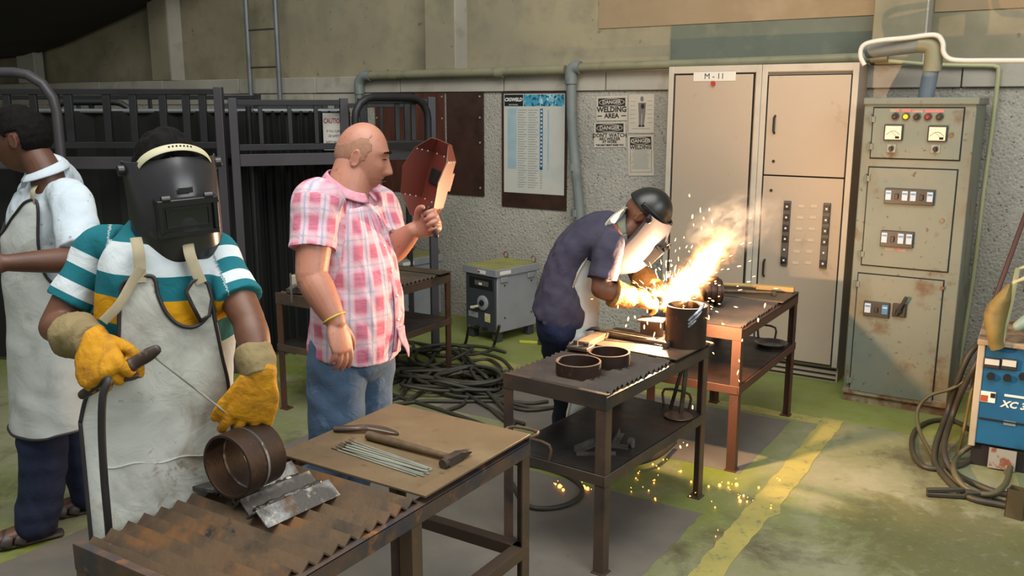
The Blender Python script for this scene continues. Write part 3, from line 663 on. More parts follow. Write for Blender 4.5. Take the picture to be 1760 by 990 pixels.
# far-left arch (nearest the camera)
aL = at(103, 250, 4.75); aL.z = 0; bL = aL-dr*.95
t, v, d = arch('purple-grey arched bed end behind the man with the white apron at the left edge', bL, aL, 0, 1.865, .026, M_bunkp, .2)
MB().bar(Vector((0, 0, 1.40)), v+Vector((0, 0, 1.40)), .035, .06).build('cross_rail', M_bunkp, t, bevel=.003)
for k in (.3, .6): MB().bar(v*k+Vector((0, 0, 1.40)), v*k+Vector((0, 0, 1.85)), .025, .025).build('guard_bar', M_bunkp, t)
aR = at(612, 250, 5.55); aR.z = 0
t, v, d = arch('dark arched bed end directly behind the bald head', aR, Q3-dr*.005+Vector((0, -.03, 0)), 1.42, 1.745, .024, M_bunk, .13)
MB().bar(Vector((0, 0, 1.44)), v+Vector((0, 0, 1.44)), .03, .045).build('cross_rail', M_bunk, t)
aM = at(92, 250, 5.95); aM.z = 0
t, v, d = arch('thin dark arched bed end inside the barred bunk frame', aM, aM+dr*.55, 1.40, 1.715, .02, M_bunk, .12)
MB().bar(v*.5+Vector((0, 0, 1.40)), v*.5+Vector((0, 0, 1.70)), .025, .025).build('guard_bar', M_bunk, t)
# dark screens standing behind the frames
nrm = Vector((-dr.y, dr.x, 0))
def screen(label, a, b, z1):
    a = Vector(a); b = Vector(b); d = b-a; rz = math.atan2(d.y, d.x); L = d.length
    t = thing('welding_screen', label, 'screen', a, rz)
    n = 60; V = []; F = []
    for i in range(n+1):
        y_ = .025*math.sin(i*1.15)+.012*math.sin(i*2.3+1)
        for th in (0, .004): V += [(L*i/n, y_+th, 0.03), (L*i/n, y_+th, z1)]
    for i in range(n):
        o_ = i*4
        F += [(o_, o_+4, o_+5, o_+1), (o_+2, o_+3, o_+7, o_+6), (o_+1, o_+5, o_+7, o_+3), (o_, o_+2, o_+6, o_+4)]
    MB().raw(V, F).build('curtain', M_screen, t)
    MB().cyl((0, 0, z1), (L, 0, z1), .015, n=12).build('top_tube', M_galv, t)
    for u in (0.02, L-.02): MB().cyl((u, -.03, 0), (u, -.03, z1+.03), .018, n=12).build('post', M_bunk, t)
    return t
screen('black welding screen behind the barred bunk frame', Q0+nrm*.25-dr*.8, Q1+nrm*.26+dr*.10, 1.66)
screen('black welding screen behind the middle bunk frame', Q1+nrm*.40+dr*.02, Qm+nrm*.22, 1.66)
# caution sign hanging in the bunk area
p = at(572, 227, 5.80)
t = thing('caution_sign', 'white CAUTION sign half hidden behind the bald head', 'sign', p, YAW)
MB().b2((-.062, 0, -.115), (.075, .003, .12)).build('sheet', mat('caution_paper', 'c4bfb6', rough=.5), t)
M_redink = mat('caution_red', '8f2b3c', rough=.6)
text('lettering', 'CAUTION', .045, M_redink, t, (.006, -.001, .07), sx=.62, bold=.001)
for s_, z_ in (('IF YOU CLIMB', .005), ('USE SAFETY', -.025), ('SAFETY BELT AT', -.065), ('ALL TIMES', -.09)):
    text('lettering', s_, .022, M_ink, t, (.006, -.001, z_), sx=.66)
# ================================================================ welding machines
M_wgrey = mat('grey_machine_paint', '84868a', [('777a7e', 3, .45, .7)], rough=.5)
M_wdark = mat('charcoal_front', '33363b', [('3b3e43', 4, .45, .7)], rough=.5)
M_wtop = mat('dusty_olive_top', '85814a', [('92904e', 4, .4, .65), ('6f6c4c', 9, .52, .74)], rough=.75)
M_wcream = mat('cream_knob', 'c8c2a4', rough=.45)
def white_welder(label, loc, rz):
    t = thing('arc_welder', label, 'welding machine', loc, rz, 'grey box welding machines')
    w, d, h = .165, .215, .545
    MB().b2((-w, -d+.012, .075), (w, d, h-.05)).build('body', M_wgrey, t, bevel=.006)
    MB().b2((-w+.012, -d-.002, .08), (w-.012, -d+.014, h-.055)).build('front_panel', M_wdark, t, bevel=.004)
    MB().b2((-w-.012, -d-.014, h-.055), (w+.012, d+.012, h)).build('top_cover', M_wgrey, t, bevel=.005)
    MB().b2((-w-.004, -d-.006, h), (w+.004, d+.004, h+.004)).build('top_sheet', M_wtop, t)
    fp = MB().b2((-w+.05, -d-.006, h-.16), (w-.03, -d+.002, h-.075)).build('scale_window', M_black, t, bevel=.004)
    MB().box((.02, -d-.008, h-.115), (.14, .004, .035)).build('scale_plate', mat('scale_green', '55584a', rough=.3), fp)
    MB().box((.01, -d-.011, h-.12), (.03, .004, .016)).build('pointer', M_dot, fp)
    kn = MB().lathe([(.055, 0), (.055, .01), (.045, .016), (.026, .016), (.024, .008), (.001, .008)], (.03, -d-.002, .285), 32, Matrix.Rotation(PI/2, 3, 'X')).build('dial', M_wgrey, t)
    MB().cyl((.03, -d-.005, .285), (.03, -d-.03, .285), .017, n=16).build('crank_hub', M_black, kn)
    MB().tube([(.0, -d-.03, .262), (-.045, -d-.034, .245), (-.065, -d-.034, .243)], [.009, .012, .011], 10).build('crank_handle', M_wcream, kn)
    MB().box((-.075, -d-.003, .185), (.10, .003, .04)).build('rating_plate', mat('plate_grey', '8a8e90', rough=.4), t)
    MB().box((.075, -d-.003, .18), (.055, .003, .062)).build('warning_label', mat('label_yellow', 'b9b27c', [('c9c8bd', 12, .45, .55)], rough=.5), t)
    MB().box((.03, -d-.016, h-.03), (.08, .003, .026)).build('maker_label', M_dot, t); MB().box((.003, -d-.0185, h-.03), (.018, .002, .015)).build('maker_mark', mat('maker_red', '8c2a26', rough=.5), t)
    MB().box((w+.013, -d+.08, h-.028), (.003, .11, .026)).build('side_label', M_dot, t)
    for sy in (-1, 1): MB().b2((w, sy*.14-.035, h-.10), (w+.012, sy*.14+.035, h-.062)).build('vent_lip', M_wgrey, t, bevel=.004)
    for yy in (-.13, .15):
        for zz in (.18, .42): MB().cyl((w, yy, zz), (w+.004, yy, zz), .006, n=8).build('screw', M_black, t)
    for sx in (-1, 1):
        for sy in (-1, 1): MB().box((sx*(w-.04), sy*(d-.05), .037), (.05, .06, .074)).build('foot', M_wdark, t, bevel=.003)
        MB().lathe([(.022+.005*math.cos(q*PI/6), .005*math.sin(q*PI/6)) for q in range(13)], (sx*(w-.02), d-.02, h+.028), 20, Matrix.Rotation(PI/2, 3, 'X')).build('lifting_eye', M_rust, t)
    for sx in (-.02, .06): MB().cyl((sx, -d-.002, .10), (sx, -d-.03, .10), .014, n=12).build('cable_socket', M_black, t)
    return t
white_welder('grey box welder with charcoal front and round dial, by the wall under the boards', (-3.585, 5.50, 0), R(-12))
white_welder('grey box welder half hidden behind the raised arm and bunk post', (-4.42, 5.42, 0), R(-10))

# ---- blue wire-feed machine at the right edge
M_blue = mat('blue_machine_paint', '174f74', [('1d5a80', 3, .4, .65), ('123e5c', 6, .5, .7), ('3d5560', 26, .66, .74)], rough=.45)
M_cream = mat('cream_paint_worn', 'a89c88', [('978a74', 5, .45, .7), ('6d5a44', 15, .62, .72)], rough=.55)
M_feed = mat('grey_feeder_case', '83867c', [('75786e', 5, .45, .7)], rough=.5)
bm_ = thing('wire_feed_welder', 'blue wire-feed welding machine at the right edge', 'welding machine', (-.05, 4.62, 0), R(2))
MB().b2((-.27, 0, .115), (.27, .5, .60)).build('body', M_blue, bm_, bevel=.008)
MB().b2((-.285, -.006, .10), (-.255, .5, .605)).build('corner_trim', M_cream, bm_, bevel=.004)
MB().b2((-.29, -.012, .60), (.29, .52, .625)).build('top_plate', mat('rusty_cream_top', '8f7f68', [('6a4328', 10, .5, .62)], rough=.7), bm_, bevel=.004)
MB().b2((-.27, .02, .0), (.27, .48, .115)).build('base', mat('dark_base', '1a1513', rough=.8), bm_)
MB().box((0, -.004, .245), (.5, .006, .006)).build('seam', M_gap, bm_)
for i, (a, b, c, d_) in enumerate(((1692, 613, 1718, 634), (1722, 615, 1747, 637))):
    A = ony(a, b, 4.61); B = ony(c, d_, 4.61)
    me_ = MB().b2((A.x+.05, -.016, B.z), (B.x+.05, .002, A.z)).build('meter', M_bez, bm_, bevel=.003)
    MB().b2((A.x+.054, -.018, B.z+.018), (B.x+.046, -.014, A.z-.004)).build('meter_face', mat('meter_white', 'b8b8b0', rough=.4), me_)
for a, b in ((1703, 646), (1731, 649), (1758, 647)):
    A = ony(a, b, 4.61); MB().cyl((A.x+.05, 0, A.z), (A.x+.05, -.02, A.z), .017, n=16).build('knob', M_black, bm_)
A = ony(1698, 682, 4.61)
sg = MB().box((A.x+.05, -.003, A.z), (.062, .004, .052)).build('label_plate', M_dot, bm_)
MB().box((A.x+.035, -.006, A.z-.008), (.03, .002, .03)).build('label_print', mat('label_orange', '9c4a2c', rough=.5), sg)
MB().box((A.x+.07, -.006, A.z+.01), (.02, .002, .022)).build('label_print', M_gap, sg)
A = ony(1720, 694, 4.61); text('lettering', 'XC 3', .044, M_dot, bm_, (A.x+.05, -.0025, A.z), align='LEFT', sx=1.05, bold=.0016, shear=.25)
A = ony(1745, 682, 4.61); MB().box((A.x+.06, -.003, A.z), (.11, .003, .011)).build('print_bar', M_dot, bm_)
A = ony(1735, 728, 4.61); MB().box((A.x+.05, -.003, A.z), (.05, .003, .022)).build('badge', mat('badge_grey', '6d7a80', rough=.4), bm_)
A = ony(1722, 790, 4.61); lb = MB().box((A.x+.05, -.003, A.z), (.115, .003, .10)).build('warning_label', mat('label_grey', '8d8c84', [('7a4a38', 20, .55, .62)], rough=.5), bm_)
fd = thing('wire_feeder', 'grey wire feeder in a cream tube cradle on top of the blue machine', 'wire feeder', (-.05, 4.62, .625), R(2))
MB().b2((-.10, .05, .0), (.25, .40, .10)).b2((-.04, .08, .10), (.25, .38, .15)).build('case', M_feed, fd, bevel=.006)
MB().cyl((-.03, .05, .05), (-.03, .03, .05), .034, n=20).build('spool_cap', M_black, fd)
MB().box((.07, .049, .06), (.05, .004, .05)).build('plate', mat('plate_light', 'a5a59b', rough=.4), fd)
MB().tube([(-.19, .0, .0), (-.165, .02, .28), (-.13, .02, .30), (.25, .02, .30)], .012, 10).tube([(-.19, .40, 0), (-.165, .38, .28), (-.13, .38, .30), (.25, .38, .30)], .012, 10).tube([(-.165, .02, .28), (-.165, .38, .28)], .012, 10).build('cradle', mat('cream_tube', 'a3a078', rough=.5), fd)
MB().cyl((-.13, .05, .255), (.25, .05, .255), .022, n=14).build('copper_tube', mat('copper', '8a6048', rough=.4, metal=.5), fd)
MB().tube([(-.13, -.02, .085), (-.09, -.0, .115), (-.05, .03, .15)], [.026, .034, .028], 14, sub=4, roundcap=True).build('gun_sleeve', mat('teal_plastic', '73877c', rough=.5), fd)
MB().tube([(-.05, .05, .12), (-.045, .05, .25)], .007, 8).tube([(-.1, .06, .16), (-.02, .05, .18)], .012, 8).tube([(-.06, .06, .11), (-.055, .06, .2)], .014, 8).build('fitting', mat('dark_fitting', '3a2620', rough=.5), fd)
MB().cyl((.005, .045, .16), (.005, .045, .28), .02, n=14).build('flow_gauge', mat('gauge_green', 'a3ac7c', rough=.3), fd)
# leather wrap where the hoses leave the feeder
n = 14; V = []; F = []
prof = [((-.185, .01, .27), .008, .03), ((-.205, -.0, .20), .034, .05), ((-.228, -.01, .13), .048, .05), ((-.225, -.02, .07), .040, .05), ((-.215, -.02, .0), .032, .04), ((-.205, -.02, -.03), .03, .035)]
lw = MB().tube([p_[0] for p_ in prof], [(p_[1], p_[2]) for p_ in prof], 14, side=(1, 0, 0), sub=4).build('leather_wrap', mat('ochre_leather', '6b5c2e', [('7d6c38', 7, .4, .65), ('4c3f22', 10, .5, .7)], rough=.7, bump=.3, bscale=30), fd)
tag(MB().lathe([(.001, 0), (.11, 0), (.115, .02), (.115, 1.05), (.10, 1.13), (.06, 1.18), (.035, 1.20), (.035, 1.28), (.001, 1.28)], (.09, 5.36, 0), 36).build('gas_cylinder', mat('brown_cylinder_paint', '4e3e22', [('5a4a2a', 4, .4, .7)], rough=.45)), 'brown gas cylinder behind the blue machine, cut by the right edge', 'gas cylinder')
a = at(1764, 365, 4.9); b = at(1715, 500, 4.75)
tag(MB().tube([a+(a-b)*.35, a, b, b+(b-a)*.55], .013, 10).build('brown_pole', mat('dark_red_brown', '4a2e26', rough=.5)), 'thin red-brown pole leaning above the wire feeder', 'pole')
# hoses
M_hose = mat('dark_rubber_hose', '2e2a22', [('3a372a', 5, .4, .7)], rough=.55); M_hose2 = mat('olive_hose', '45422c', [('55513a', 5, .4, .7)], rough=.55); M_ylw = mat('ochre_hose', '6a5a2c', rough=.55)
def wp(l): return [Vector(onz(x_, y_, z_)) if len(q_) == 3 else at(*q_[:2], q_[3]) for q_ in l for x_, y_, z_ in (q_[:3],)]
def hose(name, label, pts, r, m, group=None, sub=6):
    return tag(MB().tube(pts, r, 10, sub=sub, roundcap=True).build(name, m, smooth=180), label, 'hose' if 'hose' in name else 'cable', group)
def D(x_, y_, d_): return at(x_, y_, d_)
Z = lambda x_, y_, z_=.012: onz(x_, y_, z_)
hose('machine_hose', 'thick dark hose drooping from the leather wrap to a wide loop on the floor', [D(1693, 582, 4.60), D(1668, 606, 4.56), D(1648, 650, 4.6), D(1628, 710, 4.68), Z(1608, 770, .05), Z(1612, 805), Z(1660, 852), Z(1720, 868), Z(1775, 880)], .0155, M_hose)
hose('machine_hose', 'second thick dark hose hanging beside the first from the leather wrap', [D(1698, 585, 4.58), D(1678, 625, 4.52), D(1655, 668, 4.58), D(1635, 720, 4.62), Z(1622, 772, .07), Z(1640, 812), Z(1690, 838), Z(1730, 850), Z(1790, 858)], .0155, M_hose)
hose('machine_hose', 'olive hose bulging left into a loop beside the control panel', [D(1690, 592, 4.62), D(1672, 640, 4.58), D(1640, 666, 4.62), D(1598, 680, 4.7), D(1577, 706, 4.72), Z(1582, 745, .06), Z(1612, 795), Z(1655, 838), Z(1715, 856), Z(1770, 868)], .010, M_hose2)
hose('machine_hose', 'large dark hose ring lying on the floor left of the blue machine', [Z(1668, 740), Z(1640, 724), Z(1600, 724), Z(1572, 742), Z(1568, 772), Z(1582, 798), Z(1610, 806), Z(1650, 800), Z(1668, 790)], .013, M_hose)
hose('machine_hose', 'dark hose coil standing against the front of the blue machine', [D(1765, 868, 4.12), D(1730, 825, 4.2), D(1735, 788, 4.3), D(1712, 764, 4.33), D(1675, 764, 4.35), D(1645, 785, 4.35), Z(1640, 812, .06), Z(1662, 840, .03), Z(1700, 850, .03), Z(1728, 832, .05), D(1737, 800, 4.25)], .013, M_hose2)
hose('machine_hose', 'black hose falling across the front of the blue machine', [D(1707, 562, 4.56), D(1700, 600, 4.52), D(1697, 650, 4.52), D(1703, 700, 4.5), D(1722, 750, 4.45), D(1762, 805, 4.35), D(1800, 840, 4.3)], .0145, M_hose)
hose('machine_hose', 'thin ochre hose hanging straight down beside the blue machine', [D(1682, 610, 4.56), D(1668, 680, 4.58), D(1655, 745, 4.58), Z(1640, 795, .02)], .008, M_ylw)
t = thing('earth_clamp', 'dark earth clamp lying on the floor by the hose loops', 'clamp', Z(1645, 856, 0), R(25))
MB().bar((-.13, 0, .03), (.03, .012, .035), .02, .02).bar((-.13, 0, .012), (.03, -.008, .014), .02, .018).bar((.03, 0, .024), (.14, 0, .02), .035, .03).build('jaw', M_hose, t, bevel=.004)
t = thing('steel_stub', 'short rusty box-section steel stub on the floor at the right edge', 'steel post', onz(1745, 888, 0), R(-12))
MB().b2((-.035, -.03, 0), (-.031, .03, .125)).b2((.031, -.03, 0), (.035, .03, .125)).b2((-.035, -.03, 0), (.035, -.026, .125)).b2((-.035, .026, 0), (.035, .03, .125)).build('tube_wall', mat('stub_steel', '4f4631', [('6a5e44', 6, .45, .65)], rough=.55, metal=.3), t)

# ================================================================ cables on the floor
M_cab = mat('welding_cable_rubber', '2f2c22', [('3a3729', 3, .4, .7), ('27251f', 8, .5, .7)], rough=.6)
def cab(pts, label='dark welding cable tangled in the heap on the floor', r=.011, g='cables heaped on the floor'):
    return tag(MB().tube(pts, r, 8, sub=5, roundcap=True).build('welding_cable', M_cab, smooth=180), label, 'cable', g)
rs = random.Random(5)
def heap(cx, cy, rx, ry, turns, z0, ph, tail0, tail1, rot=0):
    pts = list(tail0); n = int(turns*7)
    for k in range(n):
        a = ph+2*PI*k/7; q = 1+rs.uniform(-.22, .22)
        u, v_ = rx*q*math.cos(a), ry*q*math.sin(a)
        pts.append(Vector((cx+u*math.cos(rot)-v_*math.sin(rot), cy+u*math.sin(rot)+v_*math.cos(rot), z0+abs(rs.gauss(.0, .022))+.004*k/7)))
    return pts+list(tail1)
hc = onz(790, 668)
cab(heap(hc.x, hc.y, .30, .19, 2.6, .015, .4, [Z(868, 605), Z(820, 595), Z(770, 600)], [Z(880, 690), Z(940, 690)], .2))
cab(heap(hc.x+.02, hc.y-.02, .24, .16, 2.4, .035, 2.0, [Z(650, 640), Z(700, 655)], [Z(860, 712), Z(900, 728)], -.1))
cab(heap(hc.x-.03, hc.y+.03, .33, .13, 2.2, .05, 3.3, [Z(660, 690), Z(690, 680)], [Z(830, 660), Z(905, 668), Z(985, 655)], .35))
cab(heap(hc.x+.05, hc.y, .20, .15, 2.3, .065, 1.0, [D(806, 560, 6.15), Z(800, 590), Z(790, 600)], [Z(880, 720), Z(870, 725), Z(840, 700)], .0))
cab(heap(hc.x-.10, hc.y-.05, .28, .20, 1.7, .03, 5.0, [Z(640, 590), Z(690, 600), Z(740, 612)], [Z(700, 690), Z(660, 705), Z(640, 715)], .5))
hc2 = onz(735, 625)
cab(heap(hc2.x, hc2.y, .25, .20, 1.8, .02, 1.5, [Z(690, 585), Z(720, 590)], [Z(760, 600), Z(850, 612), Z(880, 635)], .2))
cab(heap(hc2.x+.1, hc2.y+.05, .17, .24, 1.4, .05, 4.0, [Z(670, 583), Z(710, 592)], [Z(800, 650), Z(800, 690), Z(770, 705)], .1))
hc3 = onz(880, 655)
cab(heap(hc3.x, hc3.y, .16, .10, 1.2, .012, 2.4, [Z(800, 622), Z(840, 618)], [Z(850, 680), Z(905, 705), Z(990, 692)], 0))
cab([Z(640, 672), Z(700, 650), Z(760, 640), Z(820, 645), Z(870, 640), Z(900, 660)]); cab([Z(655, 700), Z(720, 690), Z(790, 690), Z(860, 690), Z(930, 702), Z(1010, 690)]); cab([Z(640, 665), Z(680, 680), Z(760, 705), Z(810, 722), Z(850, 738)])
cab([Z(560, 690), Z(620, 690), Z(660, 662), Z(710, 640), Z(770, 628), Z(800, 630)])
cab([D(858, 560, 5.9), Z(850, 590, .03), Z(835, 605), Z(760, 612), Z(705, 600), Z(670, 590)], 'cable leading from the grey box welder towards the heap', g=None)
cab([Vector((-3.62, 5.78, .25)), Vector((-3.42, 5.77, .24)), Vector((-3.2, 5.74, .14)), Vector((-3.0, 5.68, .03)), Vector((-2.75, 5.62, .025))], 'thick cable lying along the foot of the wall behind the apron', .022, None)
cab([Z(880, 830), Z(905, 868), Z(950, 873), Z(990, 860), Z(1000, 838), Z(970, 815), Z(920, 800), Z(885, 795)], 'cable ring on the floor between the near and middle tables', .011, None)
cab([Z(1055, 815, .03), Z(1085, 800, .04), Z(1130, 785, .06), Z(1160, 760, .05)], 'cable showing under the shelf of the middle table', .011, None)

# ================================================================ things on table A
M_wsteel = mat('welded_plate_steel', '4e4c49', [('8a8c8c', 8, .50, .60), ('2c2a2a', 5, .54, .64), ('a09d92', 18, .58, .66), ('5a4636', 10, .62, .7)], rough=.42, metal=.55, bump=.4, bscale=70)
M_bead = mat('weld_bead', '5a5a58', [('3a3836', 12, .45, .6), ('a3a3a0', 30, .60, .68)], rough=.35, metal=.7, bump=.6, bscale=90)
t = thing('practice_plates', 'heavy steel angle pieces joined by weld beads on the near table', 'steel plates', (-1.715, 1.50, .701), R(-4))
def ang(xc, y0, y1, w, h, z=0, name='angle_piece', m=None):
    o_ = MB().prism([(xc-w, y0, z), (xc-w+.01, y0, z), (xc, y0, z+h-.007), (xc+w-.01, y0, z), (xc+w, y0, z), (xc, y0, z+h)], (0, 0, 0), (0, y1-y0, 0)).build(name, m or M_wsteel, t, bevel=.0015); return o_
MB().box((-.130, .005, .018), (.105, .21, .012), rot=Matrix.Rotation(R(-10), 3, 'Y')).build('plate', M_wsteel, t, bevel=.002)
ang(-.058, -.075, .14, .036, .038); ang(.030, -.10, .125, .038, .036); ang(.112, -.115, .12, .044, .034)
for xb, zb in ((-.014, .008), (.069, .010), (-.093, .014)):
    pts = [(xb+rs.uniform(-.003, .003), -.085+.21*k/16, zb+rs.uniform(-.001, .002)) for k in range(17)]
    MB().tube(pts, [.008+rs.uniform(-.0015, .002) for k in range(17)], 8, sub=3).build('weld_bead', M_bead, t, smooth=180)
M_ring = mat('rusty_pipe_ring', '30241e', [('3b2a21', 6, .42, .62), ('221b18', 5, .5, .7), ('543c2f', 24, .64, .74)], rough=.45, metal=.45, bump=.15, bscale=80, rvar=.1)
M_rim = mat('bright_cut_edge', '8d7f78', rough=.4, metal=.6)
t = thing('pipe_ring', 'short rusty pipe of two welded rings held upright by the yellow glove', 'pipe ring', (-1.722, 1.452, .735), R(3))
for a_, b_, ro in ((-.064, -.004, .083), (-.002, .060, .0815)):
    MB().pipe((0, a_, .083), (0, b_, .083), ro, .0755, 56).build('ring', M_ring, t, bevel=.001)
MB().pipe((0, -.0065, .083), (0, .0005, .083), .0838, .075, 56).build('weld_seam', M_wsteel, t)
# electrodes
M_elec = mat('flux_coated_rod', '77786c', [('86877a', 6, .4, .65), ('5f6058', 9, .5, .7)], rough=.7); M_core = mat('bare_wire_end', '6d6a62', rough=.35, metal=.7)
er = None
e0 = onz(588, 764, .708); e1 = onz(748, 813, .708)
for k in range(14):
    L = .34
    lab = 'grey flux-coated welding electrode in the loose bundle on the near table'
    t = thing('welding_electrode', lab, 'electrode', (e0.x+rs.uniform(-.012, .012), e0.y+.0085*(k-6.5)*.62, .7065+(.0045 if k % 3 == 1 else 0)), R(-4.0+rs.uniform(-3.2, 3.2)-(k-7)*.35), 'welding electrodes on the near table')
    if er is None:
        r1 = MB().cyl((.028, 0, 0), (L, 0, 0), .0027, n=8).build('coating', M_elec, t); r2 = MB().cyl((0, 0, 0), (.028, 0, 0), .0016, n=6).build('bare_end', M_core, t); er = (r1, r2)
    else: share(er[0], 'coating', t); share(er[1], 'bare_end', t)
M_hwood = mat('grimy_wood_handle', '4f3f28', [('5d4a30', 5, .4, .65, (6, 1, 6)), ('352a1e', 7, .5, .7)], rough=.6); M_hhead = mat('hammer_steel', '47403a', [('5b5149', 6, .4, .65), ('332d29', 8, .5, .7)], rough=.45, metal=.5)
def hammer(label, a, b, hr, head, parent_z=0):
    """a: handle end, b: head; head: (length across, size)"""
    a = Vector(a); b = Vector(b); d = b-a; L = d.length; rz = math.atan2(d.y, d.x)
    t = thing('hammer', label, 'hammer', a, rz)
    MB().tube([(0, 0, 0), (L*.1, 0, 0), (L*.5, 0, 0), (L*.9, 0, 0), (L, 0, 0)], [hr*1.05, hr*1.12, hr*1.0, hr*.82, hr*.8], 12, sub=3).build('handle', M_hwood, t)
    hl, hs = head
    MB().box((L, -hl*.05, 0), (hs, hl*.5, hs)).prism([(L-hs/2, hl*.2, -hs/2), (L+hs/2, hl*.2, -hs/2), (L+hs/2, hl*.2, hs/2), (L-hs/2, hl*.2, hs/2)], (0, 0, 0), (0, .004, 0)).prism([(L-hs/2, hl*.2, -hs/2), (L-hs/2, hl*.2, hs/2), (L-hs/2, hl*.6, hs*.1), (L-hs/2, hl*.6, -hs*.1)], (0, 0, 0), (hs, 0, 0)).cyl((L, -hl*.3, 0), (L, -hl*.45, 0), hs*.55, n=14).build('head', M_hhead, t, bevel=.002)
    return t
hammer('long wooden-handled hammer lying beside the electrodes on the near table', onz(632, 748, .7175), onz(780, 788, .7175), .0125, (.115, .026))
t = thing('chipping_tool', 'dark curved tool at the edge of the near table by the jeans', 'hand tool', onz(575, 737, .713), R(22))
MB().tube([(0, 0, .0), (.05, 0, .004), (.10, .01, .008), (.15, .012, .006), (.19, .01, -.002), (.205, .0, -.004)], [(.012, .009), (.014, .010), (.017, .008), (.018, .005), (.012, .004), (.004, .003)], 12, side=(0, 1, 0), sub=4).build('blade', mat('tool_steel', '4a4038', [('7a6a58', 7, .5, .65)], rough=.4, metal=.5), t)
# ================================================================ things on table B
def pipe_piece(name, label, c, ro, h, th=.006, group=None, seam=False):
    t = thing(name, label, 'pipe ring' if h < .1 else 'pipe', c, rs.uniform(0, 1), group)
    MB().pipe((0, 0, 0), (0, 0, h), ro, ro-th, 56).build('wall', M_ring, t)
    MB().pipe((0, 0, h-.001), (0, 0, h+.0008), ro+.0004, ro-th-.0004, 56).build('cut_edge', M_rim, t)
    return t
pipe_piece('pipe_ring', 'low pipe ring nearest the corner of the middle table', (-1.545, 2.905, .7005), .086, .048)
pipe_piece('pipe_ring', 'low pipe ring just behind the other on the middle table', (-1.505, 3.085, .7005), .082, .048)
tp = pipe_piece('steel_pipe', 'tall dark pipe with a silver weld patch standing on the middle table', (-1.352, 3.50, .7045), .086, .172); tp.rotation_euler = (0, 0, 0)
a0 = math.atan2(-3.50, 1.352)
for zz, l_, r_ in ((.115, .055, .009), (.100, .045, .008), (.088, .025, .007)):
    pts = [(.087*math.cos(a0+q), .087*math.sin(a0+q), zz+.010*q*8) for q in np.linspace(.10, .10+l_/.086*1.3, 9)]
    MB().tube(pts, [r_*(.6+.4*math.sin(PI*k/8)) for k in range(9)], 8, sub=2).build('weld_bead', mat('fresh_weld', '8f96a0', [('5a5d63', 20, .45, .6)], rough=.3, metal=.8, bump=.5, bscale=90), tp, smooth=180)
hammer('wooden-handled hammer beside the tall pipe on the middle table', onz(1048, 575, .716), onz(1149, 591, .716), .011, (.085, .024))
t = thing('chipping_hammer', 'slag hammer with a looped wire handle on the middle table', 'hammer', onz(1028, 570, .728), R(8))
MB().tube([(-.005, 0, 0), (.04, .012, .008), (.12, .02, .004), (.24, .012, -.004), (.24, -.012, -.004), (.12, -.016, .004), (.04, -.010, .008), (-.005, 0, 0)], .004, 8, sub=3).build('wire_handle', M_hwood, t)
MB().tube([(-.055, 0, -.002), (-.03, 0, .010), (0, 0, .012), (.012, 0, .006)], [(.003, .003), (.009, .008), (.011, .010), (.010, .010)], 10, side=(0, 1, 0), sub=3).cyl((-.012, 0, .008), (-.012, 0, -.024), .006, n=10).build('head', M_hhead, t)
t = thing('wood_block', 'long scorched wood block on the middle table next to the slag hammer', 'block', (-1.70, 3.33, .7045), R(92))
MB().b2((-.11, -.028, 0), (.11, .028, .026)).build('board', mat('scorched_wood', '4b3c2a', [('5c4a33', 6, .4, .65, (1, 6, 1)), ('33291f', 8, .5, .7)], rough=.75, bump=.2), t, bevel=.003)
MB().b2((-.17, -.05, .0), (-.09, .045, .016)).build('clamp_plate', M_tB, t, bevel=.003)
MB().cyl((-.13, -.03, .016), (-.13, -.03, .03), .012, n=12).cyl((-.13, .02, .016), (-.13, .02, .034), .010, n=12).build('bolt', M_tB, t)
t = thing('weld_workpiece', 'small steel stand being welded under the arc', 'workpiece', (-1.52, 3.53, .7045), R(10))
M_wp = mat('workpiece_steel', '6a5a50', [('54473f', 8, .45, .65)], rough=.45, metal=.4)
MB().b2((-.06, -.05, 0), (.06, .05, .008)).build('foot_plate', M_wp, t, bevel=.002); MB().b2((-.05, -.005, .008), (.05, .005, .075)).build('web_plate', M_wp, t, bevel=.002); MB().b2((-.055, -.045, .075), (.055, .045, .084)).build('top_plate', M_wp, t, bevel=.002)
# ================================================================ things on table C and the shelves
t = thing('flanged_pipe', 'dark pipe with raised collars lying on the far table behind the flare', 'pipe', (-1.60, 4.25, .775), R(38))
MB().pipe((-.13, 0, 0), (.13, 0, 0), .062, .055, 40).build('pipe', M_ring, t)
for x_, r_ in ((-.03, .068), (.045, .072), (.075, .066), (.105, .074)): MB().pipe((x_-.010, 0, 0), (x_+.010, 0, 0), r_, .06, 40).build('collar', M_ring, t, bevel=.002)
MB().box((-.06, 0, -.066), (.03, .08, .018)).box((.07, 0, -.066), (.03, .08, .018)).build('rest', M_tBp, t)
t = thing('drilled_block', 'small steel block with a hole on the near corner of the far table', 'block', (-1.50, 4.06, .7005), R(30))
MB().prism([(.035*math.cos(q)*1.2 if False else xx, 0, zz) for xx, zz in ((-.045, 0), (.045, 0), (.045, .055), (.03, .065), (-.045, .06))], (0, 0, 0), (0, .03, 0)).build('body', M_wp, t, bevel=.003)
MB().cyl((.005, -.002, .035), (.005, .002, .035), .014, n=18).build('hole', M_gap, t)
t = thing('wood_piece', 'pale piece of wood lying at the far end of the far table', 'wood', onz(1300, 493, .72), R(10))
MB().tube([(-.24, -.02, .0), (-.14, -.012, .004), (-.02, 0, .004), (.02, 0, .002)], [(.014, .009), (.017, .011), (.020, .012), (.02, .012)], 12, side=(0, 1, 0), sub=3).b2((.0, -.026, -.012), (.20, .026, .014)).build('wood_body', mat('pale_wood', 'a98a55', [('96794a', 6, .4, .65, (1, 6, 1))], rough=.6), t, bevel=.004)
